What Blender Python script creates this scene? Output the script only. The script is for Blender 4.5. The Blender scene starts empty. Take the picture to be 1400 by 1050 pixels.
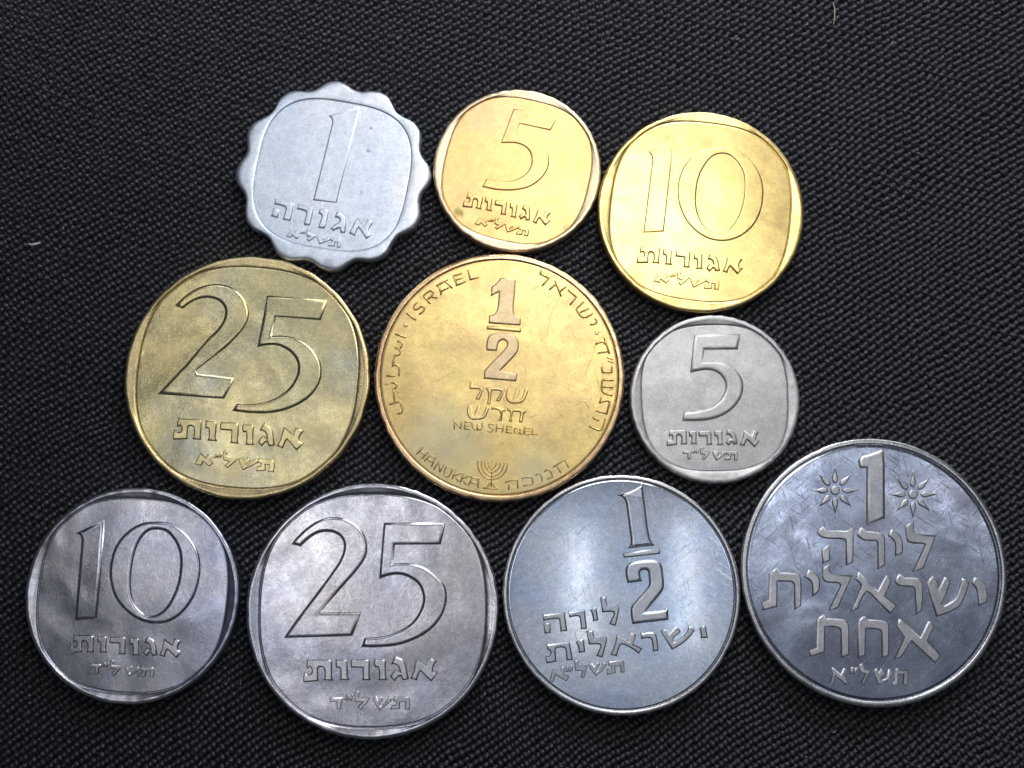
import bpy, bmesh, math, random
import numpy as np
from mathutils import Vector, Matrix, Euler

# ------------------------------------------------------------------ camera, light, exposure (1 unit = 1 cm)
scn = bpy.context.scene
scn.unit_settings.system = 'METRIC'
scn.unit_settings.scale_length = 0.01
COL = scn.collection
R = math.radians

cd = bpy.data.cameras.new('camera'); cam = bpy.data.objects.new('camera', cd); COL.objects.link(cam)
cam.location = (0, -1.46061, 11.89568); cam.rotation_euler = (R(7.0), 0, 0)
cd.sensor_width = 36; cd.lens = 36 * 1600 / 1400
cd.clip_start = 0.5; cd.clip_end = 500
cd.dof.use_dof = True; cd.dof.focus_distance = 11.85; cd.dof.aperture_fstop = 9.0
scn.camera = cam

w = bpy.data.worlds.new('World'); scn.world = w; w.use_nodes = True
bg = w.node_tree.nodes['Background']; bg.inputs['Color'].default_value = (0.78, 0.86, 1.0, 1); bg.inputs['Strength'].default_value = 0.045
scn.view_settings.view_transform = 'Standard'; scn.view_settings.look = 'None'
scn.view_settings.exposure = 0.0; scn.view_settings.gamma = 1.0
scn.render.engine = 'CYCLES'
scn.cycles.pixel_filter_width = 1.1

def area_lamp(name, loc, target, size, size_y, power, col):
    l = bpy.data.lights.new(name, 'AREA'); l.shape = 'RECTANGLE'; l.size = size; l.size_y = size_y
    l.energy = power; l.color = col
    o = bpy.data.objects.new(name, l); COL.objects.link(o); o.location = loc
    o.rotation_euler = (Vector(loc) - Vector(target)).to_track_quat('Z', 'Y').to_euler()
    return o
area_lamp('key_lamp', (1.5, 4.0, 10.0), (0.8, 1.0, 0), 5.0, 3.3, 265, (1.0, 0.96, 0.90))
area_lamp('cloth_fill', (2.4, 9.5, 7.0), (1.0, 1.0, 0), 4.5, 2.0, 480, (0.93, 0.96, 1.0))  # unseen lamp added to brighten the cloth towards the top
area_lamp('agora_fill', (-4.3, 5.2, 7.0), (-2.0, 2.0, 0), 2.6, 1.8, 42, (0.86, 0.93, 1.0))  # extra unseen lamp, added to lift the scalloped coin
area_lamp('side_fill', (17.0, 24.0, 15.0), (0.5, 0.5, 0), 16, 9, 1400, (0.93, 0.96, 1.0))  # broad unseen light added to brighten one side of the relief
area_lamp('overhead_fill', (4.0, 2.0, 46.0), (4, 0, 0), 46, 38, 980, (0.90, 0.94, 1.0))  # large dim fill added overhead for flat coin faces to reflect
area_lamp('reflection_panel', (-13.5, 3.0, 45.0), (-13.5, 0, 0), 3.5, 14, 500, (0.97, 0.97, 1.0))  # unseen panel added to streak the left coins with reflections
area_lamp('reflection_panel', (-8.5, -3.0, 45.0), (-8.0, 0, 0), 3.0, 12, 300, (0.97, 0.97, 1.0))  # unseen panel added for a bright band on the large toned coin
area_lamp('reflection_panel', (13.0, 1.0, 45.0), (13, 0, 0), 2.6, 8, 230, (0.90, 0.94, 1.0))  # added panel, gives the lira field its upper-left sheen
area_lamp('reflection_panel', (21.0, 0.5, 45.0), (18, 2, 0), 1.4, 6, 150, (0.97, 0.97, 1.0))  # narrow panel added for the bright arc on the lira
area_lamp('tube_light', (2.4, -3.4, 30.0), (2.4, -1.6, 0), 0.9, 4.2, 14, (1.0, 0.99, 0.94))
area_lamp('tube_light', (6.1, -3.4, 30.0), (6.1, -1.6, 0), 0.8, 4.2, 13, (1.0, 0.99, 0.94))
area_lamp('reflection_panel', (5.5, -4.6, 45.0), (5.5, -3, 0), 11, 10, 115, (0.88, 0.93, 1.0))  # panel added to brighten the half lira field

# ------------------------------------------------------------------ helpers
def tag(o, label=None, cat=None, group=None, kind=None):
    if label: o['label'] = label
    if cat: o['category'] = cat
    if group: o['group'] = group
    if kind: o['kind'] = kind
    return o
def link(name, me, mat, parent=None):
    o = bpy.data.objects.new(name, me); COL.objects.link(o)
    if mat and not me.materials: me.materials.append(mat)
    if parent: o.parent = parent
    return o
def grid_mesh(name, V, closed_u=True, smooth=True):
    """V: (rings, segments, 3) -> quads between successive rings"""
    n, m = V.shape[:2]
    idx = np.arange(n * m).reshape(n, m)
    a = idx[:-1]; b = idx[1:]
    if closed_u: a2 = np.roll(a, -1, 1); b2 = np.roll(b, -1, 1)
    else: a2 = a[:, 1:]; b2 = b[:, 1:]; a = a[:, :-1]; b = b[:, :-1]
    F = np.stack([a, b, b2, a2], -1).reshape(-1, 4)
    return np_mesh(name, V.reshape(-1, 3), F, smooth)
def np_mesh(name, V, F, smooth=True):
    me = bpy.data.meshes.new(name)
    me.vertices.add(len(V)); me.vertices.foreach_set('co', np.asarray(V, np.float32).ravel())
    k = F.shape[1]
    me.loops.add(F.size); me.loops.foreach_set('vertex_index', F.astype(np.int32).ravel())
    me.polygons.add(len(F)); me.polygons.foreach_set('loop_start', np.arange(0, F.size, k, dtype=np.int32))
    me.update(calc_edges=True); me.validate()
    me.polygons.foreach_set('use_smooth', np.full(len(me.polygons), smooth, bool))
    return me

# ------------------------------------------------------------------ materials
def new_mat(name):
    m = bpy.data.materials.new(name); m.use_nodes = True
    nt = m.node_tree; b = nt.nodes['Principled BSDF']
    def N(t, **kw):
        n = nt.nodes.new(t)
        for k, v in kw.items():
            if k in n.inputs: n.inputs[k].default_value = v
            else: setattr(n, k, v)
        return n
    def L(a, b_): nt.links.new(a, b_)
    return m, nt, b, N, L
def mapping(N, L, scale=(1, 1, 1), rot=0.0, loc=(0, 0, 0)):
    tc = N('ShaderNodeTexCoord'); mp = N('ShaderNodeMapping')
    mp.inputs['Scale'].default_value = scale; mp.inputs['Rotation'].default_value = (0, 0, rot); mp.inputs['Location'].default_value = loc
    L(tc.outputs['Object'], mp.inputs['Vector']); return mp.outputs['Vector']
def noise(N, L, vec, scale, detail=4, rough=0.55, dist=0.0):
    n = N('ShaderNodeTexNoise'); n.inputs['Scale'].default_value = scale; n.inputs['Detail'].default_value = detail
    n.inputs['Roughness'].default_value = rough; n.inputs['Distortion'].default_value = dist
    L(vec, n.inputs['Vector']); return n.outputs['Fac']
def ramp(N, L, fac, stops):
    r = N('ShaderNodeValToRGB'); e = r.color_ramp.elements
    while len(e) < len(stops): e.new(0.5)
    for i, (p, c) in enumerate(stops):
        e[i].position = p; e[i].color = (c if len(c) == 4 else (*c, 1)) if isinstance(c, tuple) else (c, c, c, 1)
    L(fac, r.inputs['Fac']); return r.outputs['Color']
def math_n(N, L, op, a, b):
    n = N('ShaderNodeMath', operation=op)
    for i, v in enumerate((a, b)):
        if isinstance(v, (int, float)): n.inputs[i].default_value = v
        else: L(v, n.inputs[i])
    return n.outputs[0]
def mixc(N, L, fac, a, b, mode='MIX'):
    n = N('ShaderNodeMix', data_type='RGBA', blend_type=mode)
    if isinstance(fac, (int, float)): n.inputs[0].default_value = fac
    else: L(fac, n.inputs[0])
    for i, v in ((6, a), (7, b)):
        if isinstance(v, tuple): n.inputs[i].default_value = (*v[:3], 1)
        else: L(v, n.inputs[i])
    return n.outputs[2]

def metal(name, c1, c2, c3=None, rough=(0.25, 0.4), tone_scale=1.6, tone=(0.35, 0.65), grain=0.5, wobble=0.5,
          wscale=1.1, scratch=0.4, seed=0.0, fine=60.0, stain=None, spots=()):
    """struck metal: toned patches, grain, hairline scratches, slightly uneven surface"""
    m, nt, b, N, L = new_mat(name)
    b.inputs['Metallic'].default_value = 1.0
    v = mapping(N, L, loc=(seed * 7.3, seed * 3.1, seed * 1.7))
    n1 = noise(N, L, v, tone_scale, 5, 0.6, 0.4)
    col = mixc(N, L, ramp(N, L, n1, [(tone[0], 0.0), (tone[1], 1.0)]), c1, c2)
    if c3:
        n2 = noise(N, L, v, tone_scale * 0.6 + 0.31, 3, 0.5, 0.2)
        col = mixc(N, L, ramp(N, L, n2, [(0.5, 0.0), (0.68, 1.0)]), col, c3)
    n3 = noise(N, L, v, 14, 6, 0.75)
    col = mixc(N, L, 1.0, col, ramp(N, L, n3, [(0.3, 0.8), (0.7, 1.08)]), 'MULTIPLY')
    if stain:
        n4 = noise(N, L, v, stain[0], 4, 0.7)
        col = mixc(N, L, ramp(N, L, n4, [(stain[1], 0.0), (stain[1] + 0.08, stain[2])]), col, stain[3])
    n7 = noise(N, L, v, 48, 3, 0.8)
    col = mixc(N, L, 1.0, col, ramp(N, L, n7, [(0.3, 0.84), (0.7, 1.14)]), 'MULTIPLY')
    if spots:
        tc = N('ShaderNodeTexCoord')
        for sx, sy, sr, scol in spots:      # stains and coloured-in dents at their own places
            vd = N('ShaderNodeVectorMath', operation='DISTANCE'); L(tc.outputs['Object'], vd.inputs[0]); vd.inputs[1].default_value = (sx, sy, 0.13)
            dd = math_n(N, L, 'ADD', vd.outputs['Value'], math_n(N, L, 'MULTIPLY', math_n(N, L, 'SUBTRACT', noise(N, L, tc.outputs['Object'], 18 if sr < .1 else 4.5, 5, .7), 0.5), sr * (2.2 if sr < .1 else 1.8)))
            col = mixc(N, L, ramp(N, L, dd, [(sr * .6, 0.85), (sr * 1.4, 0.0)] if sr < .1 else [(sr * .1, 0.8), (sr * 1.5, 0.0)]), col, scol)
    L(col, b.inputs['Base Color'])
    # roughness: mottled
    n5 = noise(N, L, v, 3.1, 6, 0.65, 0.3)
    rr = N('ShaderNodeMapRange'); rr.inputs['From Min'].default_value = 0.32; rr.inputs['From Max'].default_value = 0.68
    rr.inputs['To Min'].default_value = rough[0]; rr.inputs['To Max'].default_value = rough[1]
    L(n5, rr.inputs['Value'])
    # hairline scratches: several stretched noises thresholded to thin lines
    sc = None
    for k, (ang, sx, sy, th) in enumerate([(0.6, 1.6, 30, .64), (-0.75, 1.2, 38, .645), (1.35, 1.4, 34, .64), (2.5, 1.8, 44, .65)]):
        v0 = mapping(N, L, rot=ang)
        mp = N('ShaderNodeMapping'); mp.inputs['Scale'].default_value = (sx, sy, 1); mp.inputs['Location'].default_value = (seed + k * 3.3, k * 5.1 + seed, 0)
        L(v0, mp.inputs['Vector']); sv = mp.outputs['Vector']
        s = noise(N, L, sv, 2.2, 3, 0.6, 0.25)
        s = ramp(N, L, s, [(th, 0.0), (th + 0.05, 1.0)])
        sc = s if sc is None else math_n(N, L, 'MAXIMUM', sc, s)
    rsum = math_n(N, L, 'ADD', rr.outputs[0], math_n(N, L, 'MULTIPLY', sc, 0.12 * scratch))
    L(rsum, b.inputs['Roughness'])
    # relief: grain + scratches + broad unevenness
    g1 = noise(N, L, v, fine, 4, 0.7)
    hsum = math_n(N, L, 'MULTIPLY', g1, 0.0016 * grain)
    hsum = math_n(N, L, 'SUBTRACT', hsum, math_n(N, L, 'MULTIPLY', sc, 0.00025 * scratch))
    g2 = noise(N, L, v, wscale, 2, 0.45, 0.3)
    hsum = math_n(N, L, 'ADD', hsum, math_n(N, L, 'MULTIPLY', g2, 0.06 * wobble))
    g3 = noise(N, L, v, 9, 3, 0.5)
    hsum = math_n(N, L, 'ADD', hsum, math_n(N, L, 'MULTIPLY', g3, 0.0015 * wobble))
    bp = N('ShaderNodeBump'); bp.inputs['Strength'].default_value = 1.0; bp.inputs['Distance'].default_value = 1.0
    L(hsum, bp.inputs['Height']); L(bp.outputs['Normal'], b.inputs['Normal'])
    return m

# ------------------------------------------------------------------ the woven fabric
def fabric_material(name, c, rough):
    m, nt, b, N, L = new_mat(name)
    v = mapping(N, L)
    n = noise(N, L, v, 1.3, 3, 0.5); n2 = noise(N, L, v, 62, 3, 0.8)
    k = mixc(N, L, ramp(N, L, n, [(0.3, 0.0), (0.7, 1.0)]), tuple(x * 0.8 for x in c), tuple(x * 1.15 for x in c))
    n4 = noise(N, L, v, 17, 2, 0.6)
    k = mixc(N, L, 1.0, k, ramp(N, L, n4, [(0.3, 0.55), (0.7, 1.5)]), 'MULTIPLY')
    k = mixc(N, L, ramp(N, L, n2, [(0.60, 0.0), (0.70, 1.0)]), k, (0.40, 0.40, 0.48))  # fibre glints painted in as pale flecks
    L(k, b.inputs['Base Color'])
    b.inputs['Roughness'].default_value = rough
    b.inputs['Specular IOR Level'].default_value = 1.0; b.inputs['Specular Tint'].default_value = (0.86, 0.89, 1.0, 1)
    b.inputs['Sheen Weight'].default_value = 0.1; b.inputs['Sheen Roughness'].default_value = 0.4
    n3 = noise(N, L, v, 120, 2, 0.7)
    bp = N('ShaderNodeBump'); bp.inputs['Strength'].default_value = 0.8; bp.inputs['Distance'].default_value = 0.007
    L(n3, bp.inputs['Height']); L(bp.outputs['Normal'], b.inputs['Normal'])
    return m
def build_fabric():
    base_m = fabric_material('gap_shade_sheet', (0.003, 0.003, 0.004), 0.8)  # shade of the weave gaps put into a near-black sheet
    base = link('fabric', np_mesh('fabric', np.array([(-40, -40, -.115), (40, -40, -.115), (40, 40, -.115), (-40, 40, -.115)]), np.array([[0, 1, 2, 3]])), base_m)
    tag(base, 'black woven cloth the coins lie on', kind='structure')
    rng = np.random.default_rng(5)
    X0, X1, Y0, Y1 = -6.6, 6.6, -5.0, 5.7
    angA, angB = R(35.0), R(-53.0)
    dA = np.array([math.cos(angA), math.sin(angA)]); dB = np.array([math.cos(angB), math.sin(angB)])
    # crossing point of thread A j and thread B i:  P = i * uA + j * uB   (uA along A between B threads)
    pA = 13.9 / 2 / 133.5 * 1.0      # spacing along A
    pB = 18.8 / 2 / 133.5            # spacing along B
    NJ = 190; NI = 260
    # smooth random fields for crookedness
    def field(n1, n2, step, amp):
        g = rng.normal(size=(n1 // step + 3, n2 // step + 3))
        yi = np.linspace(0, n1 / step, n1, endpoint=False); xi = np.linspace(0, n2 / step, n2, endpoint=False)
        y0 = yi.astype(int); x0 = xi.astype(int); fy = (yi - y0)[:, None]; fx = (xi - x0)[None]
        fy = fy * fy * (3 - 2 * fy); fx = fx * fx * (3 - 2 * fx)
        return amp * ((g[y0][:, x0] * (1 - fx) + g[y0][:, x0 + 1] * fx) * (1 - fy) + (g[y0 + 1][:, x0] * (1 - fx) + g[y0 + 1][:, x0 + 1] * fx) * fy)
    nj, ni = 2 * NJ + 1, 2 * NI + 1
    J = np.arange(-NJ, NJ + 1)[:, None]; I = np.arange(-NI, NI + 1)[None]
    Wx = field(nj, ni, 12, .022) + field(nj, ni, 4, .008) + rng.normal(size=(nj, ni)) * .0034
    Wy = field(nj, ni, 12, .022) + field(nj, ni, 4, .008) + rng.normal(size=(nj, ni)) * .0034
    Cx = I * pA * dA[0] + J * pB * dB[0] + Wx
    Cy = I * pA * dA[1] + J * pB * dB[1] + Wy
    H = field(nj, ni, 5, .003) + rng.normal(size=(nj, ni)) * .0045
    par = ((I + J) % 2 == 0)
    def threads(name, CX, CY, over, hz, amp, halfw, halft, z0, mat, seg=4):
        # rows of CX = one thread, columns = crossings
        n, m = CX.shape
        Vs = []; Fs = []; off = 0
        ang = np.radians([-78, -28, 28, 78]) if seg == 4 else None
        for r in range(n):
            x = CX[r]; y = CY[r]
            ok = (x > X0) & (x < X1) & (y > Y0) & (y < Y1)
            if ok.sum() < 3: continue
            i0, i1 = np.where(ok)[0][[0, -1]]
            x = x[i0:i1 + 1]; y = y[i0:i1 + 1]; s = np.where(over[r, i0:i1 + 1], 1.0, -1.0); hh = hz[r, i0:i1 + 1]
            k = len(x); t = np.linspace(0, k - 1, (k - 1) * seg + 1); b = np.minimum(t.astype(int), k - 2); f = t - b
            px = x[b] * (1 - f) + x[b + 1] * f; py = y[b] * (1 - f) + y[b + 1] * f
            c = np.cos(np.pi * f)
            sz = s[b] * c
            hj = hh[b] * (1 - f) + hh[b + 1] * f
            wj = 1.0 + 0.10 * sz + rng.normal(size=len(t)) * .035
            tx = np.gradient(px); ty = np.gradient(py); l = np.hypot(tx, ty); nx, ny = -ty / l, tx / l
            cz = z0 + amp * sz + hj
            lat = np.sin(ang)[None] * halfw * wj[:, None]; up = np.cos(ang)[None] * halft
            V = np.stack([px[:, None] + nx[:, None] * lat, py[:, None] + ny[:, None] * lat, cz[:, None] + up], -1)
            nn = len(t); q = len(ang)
            idx = np.arange(nn * q).reshape(nn, q) + off
            F = np.stack([idx[:-1, :-1], idx[1:, :-1], idx[1:, 1:], idx[:-1, 1:]], -1).reshape(-1, 4)
            if name == 'weft_threads': pass
            Vs.append(V.reshape(-1, 3)); Fs.append(F[:, ::1]); off += nn * q
        o = link(name, np_mesh(name, np.concatenate(Vs), np.concatenate(Fs)), mat, base)
        o['kind'] = 'stuff'
        return o
    mA = fabric_material('black_weft_yarn', (0.0098, 0.0100, 0.0142), 0.40)
    mB = fabric_material('black_warp_yarn', (0.0098, 0.0100, 0.0142), 0.36)
    threads('weft_threads', Cx, Cy, par, H, .008, .0235, .024, -.0545, mA)
    threads('warp_threads', Cx.T.copy(), Cy.T.copy(), ~par.T, H.T, .042, .0235, .020, -.062, mB)
build_fabric()

# ------------------------------------------------------------------ coins
NSEG = 288
TH = np.linspace(0, 2 * math.pi, NSEG, endpoint=False)
def superell(a, b, n, rot):
    c = np.abs(np.cos(TH - rot)) / a; s = np.abs(np.sin(TH - rot)) / b
    return (c ** n + s ** n) ** (-1.0 / n)
def ring(r, z, ox=0, oy=0):
    r = np.broadcast_to(r, TH.shape); z = np.broadcast_to(z, TH.shape)
    return np.stack([r * np.cos(TH) + ox, r * np.sin(TH) + oy, z], -1)

STY = {  # style: (bevel, height above field, flat half-thickness)
    'big': (0.034, 0.020, 0.003), 'flat': (0.018, 0.013, 0.003), 'let': (0.016, 0.019, 0.002), 'mid': (0.011, 0.016, 0.002), 'small': (0.0095, 0.016, 0.001), 'ray': (0.016, 0.016, 0.001), 'dot': (0.008, 0.010, 0.001)}
def glyph_mesh(name, loops, style, zf, over=None):
    bev, h, ex = STY[(over or {}).get(style, style)]
    cu = bpy.data.curves.new(name, 'CURVE'); cu.dimensions = '2D'; cu.fill_mode = 'BOTH'
    for lp in loops:
        pts = [tuple(float(c) / 1000 for c in p.split(',')) for p in lp.split(' ')]
        sp = cu.splines.new('POLY'); sp.points.add(len(pts) - 1)
        for q, p in zip(sp.points, pts): q.co = (p[0], p[1], 0, 1)
        sp.use_cyclic_u = True
    cu.extrude = ex; cu.bevel_depth = bev; cu.bevel_resolution = 3; cu.offset = -bev * 0.8
    o = bpy.data.objects.new('tmp', cu); COL.objects.link(o)
    dg = bpy.context.evaluated_depsgraph_get(); dg.update()
    me = bpy.data.meshes.new_from_object(o.evaluated_get(dg))
    bpy.data.objects.remove(o); bpy.data.curves.remove(cu)
    me.name = name
    n = len(me.vertices); V = np.empty(n * 3, np.float32); me.vertices.foreach_get('co', V); V = V.reshape(-1, 3)
    s = h / (bev + ex)
    V[:, 2] = zf + V[:, 2] * s
    me.vertices.foreach_set('co', V.ravel())
    # drop the buried underside
    bm = bmesh.new(); bm.from_mesh(me)
    bmesh.ops.delete(bm, geom=[f for f in bm.faces if max(v.co.z for v in f.verts) < zf - 0.0015], context='FACES')
    bmesh.ops.remove_doubles(bm, verts=bm.verts, dist=1e-5)
    for f in bm.faces: f.smooth = abs(f.normal.z) < 0.999
    bm.to_mesh(me); bm.free(); me.update()
    return me
def stroke_mesh(name, lines, rad, zf):
    """raised line letter: half-round welts following the pen strokes"""
    Vs = []; Fs = []; off = 0
    parts = []
    for lp in lines:      # break the pen line at sharp corners, so each stroke keeps its width
        q = [tuple(float(c) for c in p.split(',')) for p in lp.split(' ')]; cur = [q[0]]
        for i in range(1, len(q)):
            cur.append(q[i])
            if i < len(q) - 1:
                a_ = np.subtract(q[i], q[i - 1]); b_ = np.subtract(q[i + 1], q[i])
                if a_ @ b_ < 0.55 * np.hypot(*a_) * np.hypot(*b_): parts.append(cur); cur = [q[i]]
        parts.append(cur)
    lines = [' '.join('%g,%g' % p for p in c) for c in parts]
    for lp in lines:
        P = np.array([[float(c) / 1000 for c in p.split(',')] for p in lp.split(' ')])
        keep = np.r_[True, np.hypot(*np.diff(P, axis=0).T) > 1e-6]; P = P[keep]
        T = np.diff(P, axis=0); T /= np.hypot(T[:, 0], T[:, 1])[:, None]
        rings = []
        K = 8; a = np.linspace(0, math.pi, K)
        def rr(c, d, r=rad, m=1.0):
            nrm = np.array([-d[1], d[0]]) * m
            return np.stack([c[0] + nrm[0] * np.cos(a) * r, c[1] + nrm[1] * np.cos(a) * r, zf - 0.001 + np.sin(a) * min(r, 0.012) * 2.0], -1)
        e = 0.9 * rad
        rings.append(rr(P[0] - T[0] * e, T[0], rad * 0.35)); rings.append(rr(P[0] - T[0] * e * 0.6, T[0], rad * .8)); rings.append(rr(P[0], T[0]))
        for i in range(1, len(P) - 1):
            d = T[i - 1] + T[i]; l = np.hypot(*d); d = d / l if l > 1e-6 else T[i]
            m = min(1.6, 1 / max(0.4, float(d @ T[i])))
            rings.append(rr(P[i], d, rad, m))
        rings.append(rr(P[-1], T[-1])); rings.append(rr(P[-1] + T[-1] * e * .6, T[-1], rad * .8)); rings.append(rr(P[-1] + T[-1] * e, T[-1], rad * 0.35))
        V = np.array(rings); n = len(rings)
        idx = np.arange(n * K).reshape(n, K) + off
        F = np.stack([idx[:-1, :-1], idx[:-1, 1:], idx[1:, 1:], idx[1:, :-1]], -1).reshape(-1, 4)
        Vs.append(V.reshape(-1, 3)); Fs.append(F); off += n * K
    return np_mesh(name, np.concatenate(Vs), np.concatenate(Fs))


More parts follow.
